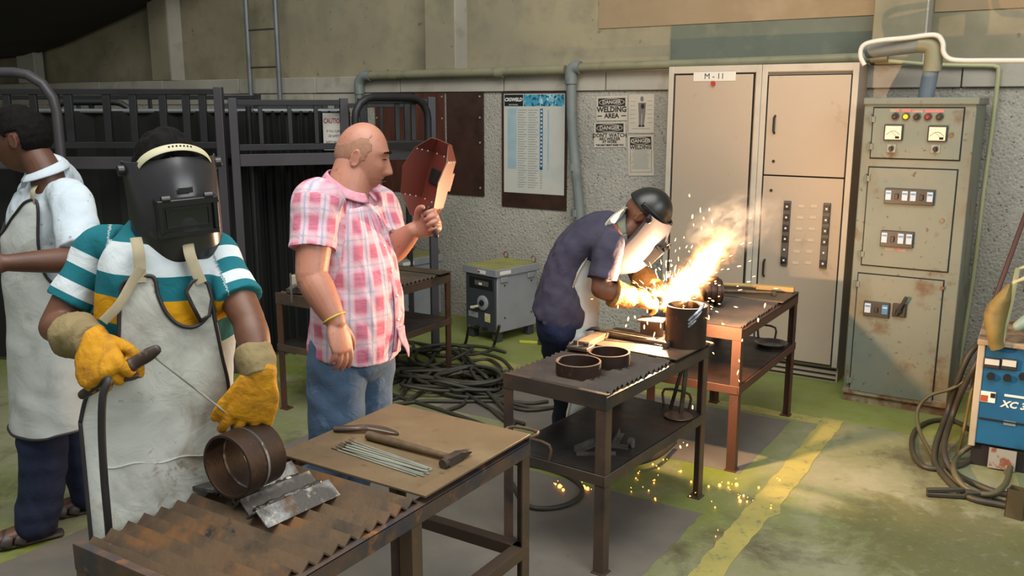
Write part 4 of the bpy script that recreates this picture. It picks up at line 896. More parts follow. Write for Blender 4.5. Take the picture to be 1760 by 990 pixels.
MB().b2((.01, -.02, -.018), (.19, .02, -.011)).build('base_strip', M_hose, t)
hammer('dark-headed hammer lying in front of the pale wood on the far table', onz(1245, 500, .716), onz(1330, 503, .716), .009, (.075, .022))
tag(MB().lathe([(.001, 0), (.055, 0), (.062, .006), (.058, .009), (.001, .006)], tuple(onz(1166, 717, .3925)), 32).build('steel_disc', mat('disc_steel', '54443c', [('6b564a', 6, .4, .65)], rough=.4, metal=.5)), 'round steel disc on the shelf of the middle table', 'disc')
t = thing('offcut_bars', 'short steel offcut lying on the shelf near the front leg', 'steel offcut', onz(1003, 770, .393), R(60))
bpy.data.objects.remove(t)
M_off = mat('offcut_steel', '5d5a57', [('77736e', 7, .45, .65), ('44403d', 9, .5, .7)], rough=.4, metal=.5)
def offcut(label, a, b, w_, h_, z=.392):
    a = onz(*a, z); b = onz(*b, z); d = b-a
    t = thing('steel_offcut', label, 'steel offcut', a, math.atan2(d.y, d.x), 'offcuts on the middle table shelf')
    angle(MB(), (0, 0, .001), (d.length, 0, .001), w_, .004, 1, 1, (0, 0, 1)).build('angle_bar', M_off, t)
offcut('short steel angle left of the front leg on the shelf', (986, 777), (1020, 763), .025, .02); offcut('steel angle crossing right of the front leg on the shelf', (1052, 768), (1064, 746), .022, .02); offcut('flat steel strip behind the front leg on the shelf', (1050, 767), (1080, 772), .016, .006); offcut('thin steel strip nearest the shelf front rail', (990, 782), (1058, 781), .012, .005)
t = thing('bolt_head', 'round steel bolt standing on the shelf of the middle table', 'bolt', onz(1086, 768, .393), 0)
MB().cyl((0, 0, 0), (0, 0, .03), .012, n=14).build('shank', M_off, t); MB().cyl((-.012, 0, .018), (.004, 0, .018), .019, n=18).build('head', M_off, t)
tag(MB().lathe([(.001, .004), (.06, .002), (.085, .02), (.088, .02), (.065, -.0), (.001, 0)], tuple(onz(1325, 594, .4235)), 32).build('steel_dish', mat('dish_steel', '6d6965', rough=.3, metal=.7)), 'shallow bright steel dish on the shelf of the far table', 'dish')
t = thing('ground_clamp', 'ground clamp hooked on the rail of the middle table', 'clamp', (-1.315, 3.43, .64), R(-4))
MB().bar((.0, .0, .0), (-.045, .06, -.24), .018, .012).bar((-.02, .0, -.02), (-.10, .07, -.235), .014, .01).build('jaw', M_hhead, t, bevel=.002)
MB().box((.0, 0, .012), (.04, .04, .03)).build('screw_block', M_hhead, t, bevel=.003)
# table D clutter
t = thing('bench_vice', 'small vice on the table behind the pink shirt', 'vice', (-3.60, 3.50, .68), R(20))
MB().b2((-.07, -.06, 0), (.07, .06, .03)).build('base', M_tBp, t, bevel=.004); MB().b2((-.05, -.05, .03), (.05, -.005, .10)).b2((-.05, .03, .03), (.05, .06, .10)).build('jaw', M_cream, t, bevel=.004)
MB().cyl((0, -.06, .05), (0, -.14, .05), .012, n=12).build('screw', M_off, t); MB().cyl((0, -.135, -.03), (0, -.135, .13), .006, n=8).build('tommy_bar', M_off, t)
t = thing('steel_box', 'pale steel block beside the vice on the rear table', 'block', (-3.47, 3.62, .68), R(25))
MB().b2((-.07, -.05, 0), (.07, .05, .085)).build('body', M_cream, t, bevel=.006); MB().b2((-.02, -.03, .085), (.03, .03, .10)).build('lid', M_tBp, t, bevel=.004)
# yellow stick
t = thing('yellow_stick', 'yellow-green stick with a black end lying on the floor by the wall', 'stick', onz(916, 588, .012), R(20))
MB().b2((-.10, -.012, -.01), (.04, .012, .008)).build('handle', mat('lime_stick', 'a9ab3c', rough=.5), t, bevel=.003); MB().b2((.04, -.03, -.012), (.115, .03, .03)).build('head', M_hose, t, bevel=.004)
# ================================================================ people: tools
def nz(v): v = np.array(v, float); return v/(np.linalg.norm(v)+1e-12)
def sm(x, a, b): t = np.clip((x-a)/(b-a), 0, 1); return t*t*(3-2*t)
def gauss(x, s): return np.exp(-(x/s)**2/2)
def vnoise(P, scale, seed=0):
    """smooth pseudo noise from a few sines, in about -1..1"""
    rr = np.random.RandomState(seed); out = np.zeros(len(P))
    for k in range(7):
        d = rr.normal(size=3); d /= np.linalg.norm(d); fq = scale*(.6+1.3*rr.rand()); out += np.sin(P @ d*fq+rr.rand()*6.28+1.2*np.sin(P @ rr.normal(size=3)*scale*.5))
    return out/3.2
def fuse(name, mb, m, parent, voxel=.006, it=6, fn=None, attr=None, disp=None):
    me = mb.mesh('tmp', clean=False)
    bm = bmesh.new(); bm.from_mesh(me); bmesh.ops.recalc_face_normals(bm, faces=bm.faces); bm.to_mesh(me); bm.free()
    o = bpy.data.objects.new('tmp', me); COL.objects.link(o)
    r = o.modifiers.new('r', 'REMESH'); r.mode = 'VOXEL'; r.voxel_size = voxel; r.adaptivity = 0
    if it: s = o.modifiers.new('s', 'SMOOTH'); s.factor = .5; s.iterations = it
    dg = bpy.context.evaluated_depsgraph_get(); out = bpy.data.meshes.new_from_object(o.evaluated_get(dg)); bpy.data.objects.remove(o)
    n = len(out.vertices); co = np.empty(n*3, dtype=np.float32); out.vertices.foreach_get('co', co); co = co.reshape(-1, 3).astype(float)
    if disp:
        no = np.empty(n*3, dtype=np.float32); out.vertices.foreach_get('normal', no); no = no.reshape(-1, 3)
        co = co+no*disp(co, no)[:, None]
    if fn: co = fn(co)
    out.vertices.foreach_set('co', co.astype(np.float32).ravel())
    if attr:
        a = attr(co); at_ = out.attributes.new('cloth', 'FLOAT_VECTOR', 'POINT'); at_.data.foreach_set('vector', a.astype(np.float32).ravel())
    out.update(); out.materials.clear()
    return obj(name, out, m, parent, smooth=180)
def head_points(s=1.0, jowl=0.0, off=0.0, mask=None, n=112, mm=80, mouth=0.0):
    """head shape in its own frame (x right, y forward, z up), centre between the ears"""
    th = np.linspace(0, PI, mm+1)[:, None]; ph = np.linspace(0, 2*PI, n, endpoint=False)[None, :]
    px_ = (np.sin(th)*np.cos(ph)).ravel(); py_ = (np.sin(th)*np.sin(ph)).ravel(); pz_ = (np.cos(th)*np.ones_like(ph)).ravel()
    x = .076*px_; y = .097*py_; z = .118*pz_
    x = x*(1+.05*sm(pz_, -.2, .5))                      # wider above
    low = sm(-pz_, .05, .95)
    x = x*(1-(.30-.30*jowl)*low)
    y = y-np.where(py_ < 0, -1, 0)*.030*low             # nape comes forward
    y = y+.014*low*np.where(py_ > 0, py_, 0)
    y = np.where(py_ > 0, y*(.96), y)
    fr = sm(py_, .25, .75)
    def bump_(cx, cz, sx, sz, a): return a*gauss(x-cx, sx)*gauss(z-cz, sz)*fr
    for sd_ in (-1, 1):
        y = y+bump_(sd_*.031, .010, .014, .010, -.011)   # eye sockets
        y = y+bump_(sd_*.031, .008, .010, .007, .006)    # eyeballs / lids
        y = y+bump_(sd_*.028, .031, .018, .007, .005)    # brows
        y = y+bump_(sd_*.040, -.022, .018, .016, .005)   # cheeks
        y = y+bump_(sd_*.014, -.040, .007, .007, .006)   # nostrils
    prof = np.interp(z, [-.058, -.050, -.040, -.030, -.005, .018, .030], [0, .007, .029, .027, .013, .003, 0])
    y = y+prof*gauss(x, .0095)*fr                        # nose
    y = y+bump_(0, -.062, .022, .0045, .006+mouth)+bump_(0, -.076, .019, .0055, .006)+bump_(0, -.069, .026, .0028, -.004)
    y = y+bump_(0, -.100, .020, .012, .009)              # chin
    if jowl:
        y = y+bump_(0, -.118, .04, .014, .02*jowl); x = x*(1+.12*jowl*sm(-pz_, .2, .8)*sm(py_, -.3, .4))
    P = np.stack([x, y, z], 1)
    if mask is not None:
        N = nz3(np.stack([px_/.076, py_/.097, pz_/.118], 1)); P = P+N*np.where(mask(P), off, -.012)[:, None]
    F = []
    for i in range(mm):
        for k in range(n): j = (k+1) % n; F.append((i*n+k, (i+1)*n+k, (i+1)*n+j, i*n+j))
    return P*s, F
def nz3(N): return N/(np.linalg.norm(N, axis=1)[:, None]+1e-12)
class Fig:
    """frame of a standing figure: base point, right, forward"""
    def __init__(s, base, f):
        s.o = np.array([base[0], base[1], 0.0]); s.f = nz([f[0], f[1], 0]); s.u = np.array([0, 0, 1.0]); s.r = np.cross(s.f, s.u)
    def W(s, p): return np.array(p, float)-s.o              # world point -> coordinates under the figure's Empty
    def L(s, x, y, z): return s.r*x+s.f*y+s.u*z            # right / forward / up -> same
def basis(f, tilt, roll=0.0):
    """right, forward, up of a head looking along horizontal f, tilted down by tilt"""
    f = nz([f[0], f[1], 0]); u = np.array([0, 0, 1.0]); r = np.cross(f, u)
    fw = f*math.cos(tilt)-u*math.sin(tilt); up_ = f*math.sin(tilt)+u*math.cos(tilt)
    r2 = r*math.cos(roll)+up_*math.sin(roll); up2 = up_*math.cos(roll)-r*math.sin(roll)
    return r2, fw, up2
def put(P, c, B): return np.array(c)[None, :]+P[:, :1]*B[0][None, :]+P[:, 1:2]*B[1][None, :]+P[:, 2:3]*B[2][None, :]
def add_head(mb, c, B, s=1.0, jowl=0.0):
    P, F = head_points(s, jowl); mb.raw(put(P, c, B), F)
    for sd_ in (-1, 1):
        e = MB(); e.sphere((0, 0, 0), (.007, .017, .031), 14, 12); E = np.array(e.v)
        E[:, 0] += np.where(E[:, 1] < 0, .006, 0)*1; rim = ((E[:, 1]/.017)**2+(E[:, 2]/.031)**2); E[:, 0] += .007*sm(rim, .35, .95)
        E[:, 0] = E[:, 0]*sd_+sd_*.0765; E[:, 1] -= .006; E[:, 2] -= .004
        mb.raw(put(E*s, c, B), e.f)
def hair(parent, c, B, s, m, mask, off=.009, jowl=0.0, rough=.002):
    P, F = head_points(s, jowl, off, mask, 128, 96)
    P = P+nz3(P)*(vnoise(P, 130, 3)*rough*np.where(mask(P/s), 1, 0))[:, None]
    return MB().raw(put(P, c, B), F).build('hair', m, parent, smooth=180, clean=False)
def limb(mb, pts, rad, n=20, sub=5, side=None, rc=True): return mb.tube([tuple(p) for p in pts], rad, n, side=side, sub=sub, roundcap=rc)
def add_hand(mb, w, d, n_, right, curl, thumb=(.3, .3), s=1.0, fat=1.0, spread=.06, tcurl=.4, sep=1.0, tdir=(.62, .72)):
    d = nz(d); n_ = nz(np.array(n_)-d*np.dot(n_, d)); sd_ = np.cross(d, n_)*(1 if right else -1)
    w = np.array(w, float)
    limb(mb, [w-d*.012*s, w, w+d*.035*s, w+d*.07*s, w+d*.092*s], [(.027*s*fat, .021*s*fat), (.029*s*fat, .020*s*fat), (.040*s*fat, .020*s*fat), (.043*s*fat, .017*s*fat), (.040*s*fat, .013*s*fat)], 18, 4, side=sd_)
    roots = (.0310, .0105, -.0100, -.0290); lens = (.074, .083, .077, .061)
    for k in range(4):
        c1, c2, c3 = curl[k] if hasattr(curl[0], '__len__') else curl
        a = spread*(1.5-k)*.6; p = w+d*(.088-(.008 if k == 3 else 0))*s+sd_*roots[k]*s*fat**.5*sep
        dd = nz(d*math.cos(a)+sd_*math.sin(a)); pts = [p-dd*.012*s, p]; ang_ = 0; r0 = .0092*s*fat
        for q, c_ in zip((.44, .31, .25), (c1, c2, c3)):
            ang_ += c_; v = dd*math.cos(ang_)+n_*math.sin(ang_); p = p+v*lens[k]*s*q; pts.append(p)
        limb(mb, pts, [r0*1.1, r0*1.08, r0, r0*.93, r0*.78], 12, 4)
    p = w+d*.022*s+sd_*.024*s*fat; v = nz(d*tdir[0]+sd_*tdir[1]+n_*thumb[0]); pts = [p-v*.01, p]; r0 = .0118*s*fat
    for q, l in enumerate((.044, .034, .027)):
        p = p+v*l*s; pts.append(p); v = nz(v+d*tcurl*.55-sd_*tcurl*.75+n_*thumb[1]*.6)
    limb(mb, pts, [r0*1.25, r0*1.2, r0, r0*.95, r0*.75], 12, 4)
def seg_t(P, a, b):
    """distance along and from segment a-b"""
    a = np.array(a); b = np.array(b); L = np.linalg.norm(b-a); d = (b-a)/L; t = (P-a) @ d; q = P-a-t[:, None]*d
    return t, np.linalg.norm(q, axis=1), q
def skin_mat(name, c, c2, spot):
    s = NT(name); p = s.p; v = s.coord('World')
    col = s.mix(s.rng(s.noise(v, 9, 5), .35, .68), lin(c), lin(c2)); col = s.mix(s.rng(s.noise(s.coord('World', (3, 1, 2)), 60, 4), .60, .78), col, lin(spot))
    s.link(col, p.inputs['Base Color']); p.inputs['Roughness'].default_value = .5
    p.inputs['Subsurface Weight'].default_value = .12; p.inputs['Subsurface Radius'].default_value = (.012, .005, .003); p.inputs['Subsurface Scale'].default_value = 1.0
    s.bump(s.noise(v, 260, 4), .12, .002); return s.m
def cloth_mat(name, c, c2, scale=6, bump=.35, bscale=22, weave=True, rough=.85, stains=None):
    s = NT(name); p = s.p; v = s.coord('World')
    col = s.mix(s.rng(s.noise(v, scale, 5), .36, .66), lin(c), lin(c2))
    if stains:
        for k, (sc, lo, hi, cc) in enumerate(stains): col = s.mix(s.rng(s.noise(s.coord('World', (k*2+1, k+3, k)), sc, 7, .62, .6), lo, hi), col, lin(cc))
    s.link(col, p.inputs['Base Color']); p.inputs['Roughness'].default_value = rough; p.inputs['Specular IOR Level'].default_value = .2
    s.bump(s.noise(v, bscale, 6, .55, .8), bump, .012)
    if weave: s.bump(s.noise(v, 420, 2), .12, .001)
    return s.m
def welding_mask(parent, c, B, s, m_shell, m_frame, m_lens, tilt=0.0):
    """head-worn shell curved round the face; frame at the middle front"""
    nu, nv = 44, 40; V = []; F = []
    for lay in (0, 1):
        for j in range(nv+1):
            v = j/nv; z = .062-.345*v
            w = .120*(1-.06*v) if v < .64 else .120*(1-.0384)*math.sqrt(max(0, 1-((v-.64)/.372)**2.2))**.8
            w = max(w, .018); yf = .092+.070*math.sin(PI*(.03+.80*v)**.85)-.03*max(0, v-.75)/.25; yb = -.012+.045*max(0, v-.45)
            for i in range(nu+1):
                a = R(-80+160*i/nu); k = 1-.024*lay
                x_ = w*math.copysign(abs(math.sin(a))**.86, math.sin(a)); y_ = yb+(yf-yb)*abs(math.cos(a))**.80*(1 if math.cos(a) > 0 else -.2)
                V.append((x_*k, y_-(0.004 if lay else 0)*1.0-(0 if not lay else 0), z-.016*math.sin(abs(a))*(1-v)))
    N = (nu+1)*(nv+1)
    for j in range(nv):
        for i in range(nu):
            a = j*(nu+1)+i; F += [(a, a+1, a+nu+2, a+nu+1), (N+a, N+a+nu+1, N+a+nu+2, N+a+1)]
    for i in range(nu): F += [(i, N+i, N+i+1, i+1)]; b = nv*(nu+1)+i; F += [(b, b+1, N+b+1, N+b)]
    for j in range(nv): a = j*(nu+1); F += [(a, a+nu+1, N+a+nu+1, N+a)]; b = a+nu; F += [(b, N+b, N+b+nu+1, b+nu+1)]
    h = MB().raw(put(np.array(V)*s, c, B), F).build('welding_helmet', m_shell, parent, smooth=50)
    def loc(mb, name, m, bev=.002):
        mb.v = [tuple(q) for q in put(np.array(mb.v)*s, c, B)]; return mb.build(name, m, h, bevel=bev)
    q = MB(); z0, z1, w = -.116, -.046, .062; yy = .158
    q.b2((-w-.012, yy-.03, z1), (w+.012, yy+.014, z1+.014)).b2((-w-.012, yy-.03, z0-.012), (w+.012, yy+.014, z0)).b2((-w-.012, yy-.03, z0), (-w, yy+.014, z1)).b2((w, yy-.03, z0), (w+.012, yy+.014, z1))
    loc(q, 'window_frame', m_frame)
    loc(MB().b2((-w, yy-.01, z0), (w, yy+.002, z1)).b2((-w-.004, yy-.03, z0-.004), (w+.004, yy-.012, z1+.004)), 'lens', m_lens, 0)
    loc(MB().b2((-w+.012, yy+.002, z0+.01), (w-.012, yy+.006, z0+.014)).b2((-w+.012, yy+.002, z1-.014), (w-.012, yy+.006, z1-.01)).b2((-w+.008, yy+.002, z0+.01), (-w+.012, yy+.006, z1-.01)).b2((w-.012, yy+.002, z0+.01), (w-.008, yy+.006, z1-.01)), 'lens_rim', m_frame, 0)
    for q0 in (-w, w-.02): loc(MB().cyl((q0, yy+.006, z1+.016), (q0+.02, yy+.006, z1+.016), .010, n=12), 'frame_hinge', m_frame, 0)
    loc(MB().box((0, .1585, -.012), (.036, .004, .016)), 'raised_mark', m_shell)
    for sx in (-1, 1): loc(MB().cyl((sx*.112, .03, .025), (sx*.130, .03, .025), .014, n=14), 'pivot_knob', m_frame)
    return h
def sheet(parent, name, m, cols, S, thick=.004, rows=60, name_pipe=None, m_pipe=None, pipe_r=.004, wrinkle=None, pipes=(), n_pipe='piping'):
    """hanging sheet; cols: (lateral, z top, z bottom); S(lateral, z) -> point just in front of the body"""
    C_ = np.array(cols, float); C_ = catmull(C_, 6); K = len(C_); V = []; F = []
    for lay in (0, 1):
        for c in C_:
            for j in range(rows+1):
                t = j/rows; z = c[1]+(c[2]-c[1])*t; V.append(S(c[0], z)+(0 if not lay else 1)*np.array([0, 0, 0]))
    V = np.array(V); N = K*(rows+1)
    fwd = S(0, 1.0, True)
    if wrinkle is not None: dq = wrinkle(V[:N]); V[:N] += dq[:, None]*fwd; V[N:] += dq[:, None]*fwd
    V[N:] -= fwd*thick
    for i in range(K-1):
        for j in range(rows):
            a = i*(rows+1)+j; b = a+rows+1; F += [(a, a+1, b+1, b), (N+a, N+b, N+b+1, N+a+1)]
    for i in range(K-1):
        for j in (0, rows): a = i*(rows+1)+j; b = a+rows+1; F.append((a, b, N+b, N+a) if j == 0 else (a, N+a, N+b, b))
    for i in (0, K-1):
        for j in range(rows): a = i*(rows+1)+j; F.append((a, N+a, N+a+1, a+1) if i == 0 else (a, a+1, N+a+1, N+a))
    o = MB().raw(V, F).build(name, m, parent, smooth=50, clean=True)
    if m_pipe is not None:
        fo = fwd*.002
        top = [tuple(V[i*(rows+1)]+fo) for i in range(K)]; l_ = [tuple(V[j]+fo) for j in range(rows+1)]; r_ = [tuple(V[(K-1)*(rows+1)+j]+fo) for j in range(rows+1)]; bt = [tuple(V[i*(rows+1)+rows]+fo) for i in range(K)]
        for k_, pp in (('t', top), ('l', l_), ('r', r_), ('b', bt)):
            if k_ in pipes: MB().tube(pp, pipe_r, 8).build(n_pipe, m_pipe, o, smooth=180)
    return o
def band(pts, w, th, side):
    """flat strap mesh through pts; side: its width direction"""
    return MB().tube([tuple(p) for p in pts], [(w/2, th/2)]*len(pts), 12, side=side, sub=5)
# ================================================================ shared materials
S_dark = skin_mat('brown_skin', '5c3a28', '68432f', '47301f'); S_dark2 = skin_mat('deep_brown_skin', '4e2f21', '5a3827', '3a2317'); S_fair = skin_mat('tan_skin', 'a06b57', 'ab7763', '8a5845')
M_hair = mat('black_hair', '060505', [('0d0b09', 60, .45, .65)], rough=.7, spec=.12, bump=.6, bscale=220, bdist=.006)
M_apron = cloth_mat('grimy_white_leather', 'b7bab4', 'a8aba4', 4, .5, 9, False, .75, [(3.0, .54, .70, '85837a'), (5.0, .56, .70, '8a7a68'), (2.2, .58, .72, '76766d'), (9, .64, .72, '6b5444')])
M_apron2 = cloth_mat('pale_leather', 'b4b9b8', 'a5aaa8', 4, .4, 9, False, .75, [(3.4, .56, .72, '8c8b80')])
M_pipe = mat('black_piping', '1f1c1e', rough=.6); M_strap = mat('canvas_strap', '9a9078', [('857b64', 9, .4, .7)], rough=.85)
M_glove = cloth_mat('yellow_glove_leather', 'b5811a', 'a87416', 9, .5, 30, False, .7, [(9, .54, .70, '8a5f1c'), (14, .62, .74, '5f4420')])
M_cuff = cloth_mat('tan_glove_cuff', '7f7150', '74664a', 8, .5, 26, False, .8, [(10, .56, .72, '5c4f38')])
M_mshell = mat('charcoal_mask_shell', '232326', [('2a2a2d', 5, .4, .7)], rough=.27, bump=.05, bscale=40); M_mframe = mat('black_mask_frame', '121214', rough=.35); M_lens = mat('dark_lens', '1a1e1e', rough=.12)
M_navy = cloth_mat('navy_trousers', '1c2336', '222a40', 6, .5, 14); M_jean = cloth_mat('blue_jeans', '4b5f78', '3c4e64', 5, .55, 12, True, .85, [(7, .56, .72, '6c88a3'), (4, .58, .72, '2f4358')])
def attr_vec(s): n = s.add('ShaderNodeAttribute'); n.attribute_name = 'cloth'; x = s.add('ShaderNodeSeparateXYZ'); s.link(n.outputs['Vector'], x.inputs[0]); return x.outputs
def ramp(s, fac, stops, interp='CONSTANT'):
    r = s.add('ShaderNodeValToRGB'); r.color_ramp.interpolation = interp; e = r.color_ramp.elements
    while len(e) < len(stops): e.new(.5)
    for q, (p_, c_) in zip(e, stops): q.position = p_; q.color = lin(c_)
    s.link(fac, r.inputs[0]); return r.outputs[0]
def polo_mat():
    s = NT('striped_polo_knit'); p = s.p; o = attr_vec(s)
    T, Wt, Yl = '17606b', 'b9c2c6', 'c08a12'
    # z: 0 torso (x = height), 1 sleeve (x = distance from the shoulder)
    tor = ramp(s, s.rng(o[0], .9, 1.5), [(0, Wt), ((1.085-.9)/.6, T), ((1.150-.9)/.6, Yl), ((1.212-.9)/.6, T), ((1.268-.9)/.6, Wt), ((1.342-.9)/.6, T)])
    slv = ramp(s, s.rng(o[0], 0, .3), [(0, T), (.028/.3, Wt), (.066/.3, T), (.108/.3, Wt), (.142/.3, T)])
    c = s.mix(o[2], tor, slv)
    s.link(c, p.inputs['Base Color']); p.inputs['Roughness'].default_value = .85; p.inputs['Specular IOR Level'].default_value = .2
    v = s.coord('World'); s.bump(s.noise(v, 16, 5, .55, .8), .4, .012); s.bump(s.noise(v, 420, 2), .15, .001); return s.m
def plaid_mat():
    s = NT('pink_plaid_cotton'); p = s.p; o = attr_vec(s); v = s.coord('World')
    fr = lambda q, per, off=0: s.math('FRACT', s.math('ADD', s.math('DIVIDE', q, per), off))
    def bandf(q, a, b, e=.03): return s.math('MULTIPLY', s.rng(q, a-e, a+e), s.rng(q, b-e, b+e, 1, 0))
    fu = fr(o[0], .086); fv = fr(o[1], .092, .3)
    c = s.mix(bandf(fv, .0, .50, .05), lin('c07b8e'), lin('b7667c'))
    wu = s.math('MULTIPLY', bandf(fu, .52, .98, .06), .60); wv = s.math('MULTIPLY', bandf(fv, .56, .94, .06), .50)
    c = s.mix(wv, c, lin('cdb9c0')); c = s.mix(wu, c, lin('ccc3cb'))
    c = s.mix(s.math('MULTIPLY', bandf(fu, .70, .80, .02), .7), c, lin('8496ab')); c = s.mix(s.math('MULTIPLY', bandf(fv, .72, .78, .02), .5), c, lin('8a98ad'))
    st = s.noise(s.coord('World', (0, 0, 0), (3, 3, 60)), 6, 3); c = s.mix(s.rng(st, .5, .75, 0, .35), c, lin('cfb2bb'))
    s.link(c, p.inputs['Base Color']); p.inputs['Roughness'].default_value = .85; p.inputs['Specular IOR Level'].default_value = .2
    s.bump(s.noise(v, 13, 5, .55, .9), .45, .014); s.bump(s.noise(v, 420, 2), .12, .001); return s.m
def dots_mat():
    s = NT('pale_shirt_small_print'); p = s.p; v = s.coord('World')
    c = s.mix(s.rng(s.noise(v, 5, 4), .35, .68), lin('a9b6c0'), lin('b7c1c8'))
    vo = s.add('ShaderNodeTexVoronoi'); s.link(v, vo.inputs['Vector']); vo.inputs['Scale'].default_value = 24; vo.inputs['Randomness'].default_value = .8
    c = s.mix(s.rng(vo.outputs['Distance'], .11, .16, .7, 0), c, lin('6f7f90'))
    s.link(c, p.inputs['Base Color']); p.inputs['Roughness'].default_value = .85; s.bump(s.noise(v, 14, 5, .55, .9), .45, .014); return s.m
folds = lambda amp, sc, seed: (lambda co, no: amp*vnoise(co*np.array([1, 1, .55]), sc, seed)+amp*.5*vnoise(co, sc*2.3, seed+5))
def tvec(a, b, k): return np.array(a)+(np.array(b)-np.array(a))*k
def legs(mb, pel, hips, knees, ankles, r=(.105, .085, .062), waist=None, up=.06):
    limb(mb, [pel+np.array([0, 0, up]), pel, pel-np.array([0, 0, .05])], waist or [(.165, .125)]*3, 28, 4, side=waist_side)
    for h, k, a in zip(hips, knees, ankles):
        limb(mb, [h, tvec(h, k, .5), k, tvec(k, a, .5), a], [r[0], r[0]*.93, r[1], r[1]*.9, r[2]], 22, 5)

# ================================================================ masked man (M)
fm = Fig((-2.062, 1.466), (.84, -.54))
pm = thing('person', 'man in black welding mask, striped polo, white apron and yellow gloves holding a ring', 'person', tuple(fm.o))
W = fm.W
lean = lambda z: -.052*float(np.clip((z-.85)/.5, 0, 1.2))
L = lambda x, y, z: fm.L(x+lean(z), y, z)
waist_side = fm.r
hc = W(at(291, 304, 2.36)); Bm = basis(nz(fm.f+.20*RT), R(7), R(-3))
shR, elR, wrR = W(at(172, 430, 2.44)), W(at(95, 562, 2.40)), W(at(160, 588, 2.20))
shL, elL, wrL = W(at(370, 434, 2.42)), W(at(428, 552, 2.33)), W(at(449, 640, 2.275))
pel = L(0, -.02, .90); chest = L(0, .01, 1.22)
mb = MB(); add_head(mb, hc, Bm, 1.0)
limb(mb, [L(0, -.01, 1.30), L(0, .02, 1.38), tvec(L(0, .02, 1.38), hc, .7)], [.062, .060, .055])
limb(mb, [pel, L(0, 0, 1.05), chest, L(0, 0, 1.33)], [(.14, .10), (.13, .095), (.15, .10), (.11, .08)], 24, 5, side=fm.r)
for a, b, c in ((shR, elR, wrR), (shL, elL, wrL)):
    limb(mb, [a, tvec(a, b, .5), b], [.056, .050, .042]); limb(mb, [b, tvec(b, c, .3), tvec(b, c, .7), c], [.041, .044, .036, .028])
hipsM = [L(.09, -.02, .86), L(-.09, -.02, .86)]; kn = [L(.10, .0, .48), L(-.10, 0, .48)]; an = [L(.10, -.03, .09), L(-.10, -.03, .09)]
for h, k, a in zip(hipsM, kn, an): limb(mb, [h, k, a], [.08, .055, .04]); limb(mb, [a-L(0, .03, .04), a+L(0, .08, -.05), a+L(0, .17, -.06)], [(.035, .04), (.045, .035), (.04, .025)], side=fm.r)
fuse('body', mb, S_dark, pm, .0055, 4)
hair(pm, hc, Bm, 1.0, M_hair, lambda P: (P[:, 2] > np.interp(P[:, 1], [-.1, 0, .06, .095], [-.05, .0, .048, .060])+.012*np.sin(P[:, 0]*60+1)), .013, 0, .003)
# polo shirt
mb = MB()
limb(mb, [L(0, -.01, .84), L(0, -.005, .95), L(0, .01, 1.08), L(0, .015, 1.20), L(0, .01, 1.29), L(0, .005, 1.36), L(0, .025, 1.40)], [(.180, .135), (.180, .135), (.178, .132), (.180, .13), (.172, .115), (.128, .090), (.082, .078)], 36, 6, side=fm.r, rc=False)
seR = tvec(shR, elR, .70); seL = tvec(shL, elL, .72)
for a, e in ((shR, seR), (shL, seL)):
    inn = a+(L(0, 0, 1.33)-a)*.35; limb(mb, [inn, a, tvec(a, e, .5), e], [.062, .065, .062, .066], 24, 5, rc=False)
def polo_attr(co):
    out = np.zeros_like(co); out[:, 0] = co[:, 2]+.012*vnoise(co, 9, 4)
    for a, e in ((shR, seR), (shL, seL)):
        t, q, _ = seg_t(co, a, e); sg = np.sign(np.dot(a-L(0, 0, 1.3), fm.r)); m_ = (((co-a) @ fm.r)*sg > -.012-.25*(co[:, 2]-a[2])) & (q < .10) & (t > -.08); out[m_, 0] = np.clip(t[m_]+.004, .001, 1); out[m_, 2] = 1
    return out
fuse('polo_shirt', mb, polo_mat(), pm, .0055, 7, attr=polo_attr, disp=folds(.0045, 26, 2))
# trousers
mb = MB(); legs(mb, L(0, -.02, .88), hipsM, kn, an); fuse('trousers', mb, M_navy, pm, .009, 6, disp=folds(.005, 25, 8))
# apron
zz = [.20, .6, .9, 1.05, 1.2, 1.36]
def S_m(x, z, d=False):
    if d: return fm.f
    rx = np.interp(z, zz, [.40, .36, .30, .225, .21, .20]); ry = np.interp(z, zz, [.17, .16, .155, .148, .142, .125]); cy = np.interp(z, zz, [.03, .02, 0, .01, .015, .005])
    return fm.L(x, cy+ry*math.sqrt(max(.02, 1-((x-lean(z))/rx)**2))+.008, z)
def mcol(X, y, zb=.28, d=2.29): q = W(at(X, y, d)); return (float(q @ fm.r), float(q[2]), zb)
cols = [mcol(138, 720), mcol(150, 672), mcol(176, 640), mcol(200, 588), mcol(204, 520), mcol(210, 480), mcol(235, 470), mcol(262, 471), mcol(270, 502), mcol(285, 534), mcol(308, 556), mcol(335, 562), mcol(356, 549), mcol(366, 528), mcol(374, 560), mcol(388, 622), mcol(400, 668), mcol(408, 720)]
wr = lambda P: .006*vnoise(P*np.array([1, 1, .45]), 17, 12)+.004*vnoise(P, 34, 13)+.010*vnoise(P*np.array([1, 1, .18]), 11, 15)*sm(1.0-P[:, 2], 0, .4)
ap = sheet(pm, 'apron', M_apron, cols, S_m, .005, 90, m_pipe=M_pipe, pipe_r=.0052, wrinkle=wr, pipes='tlr')
fl_pts = [(345, 552), (330, 524), (318, 498), (329, 482), (345, 477), (358, 489), (366, 515), (361, 545)]
q_ = [S_m(mcol(X, y)[0], mcol(X, y)[1])+fm.f*.010 for X, y in fl_pts]
MB().prism([tuple(v) for v in q_], (0, 0, 0), tuple(fm.f*-.004)).build('apron_flap', M_apron, ap, smooth=0)
MB().tube([tuple(v) for v in q_+[q_[0]]], .005, 8).build('piping', M_pipe, ap, smooth=180)
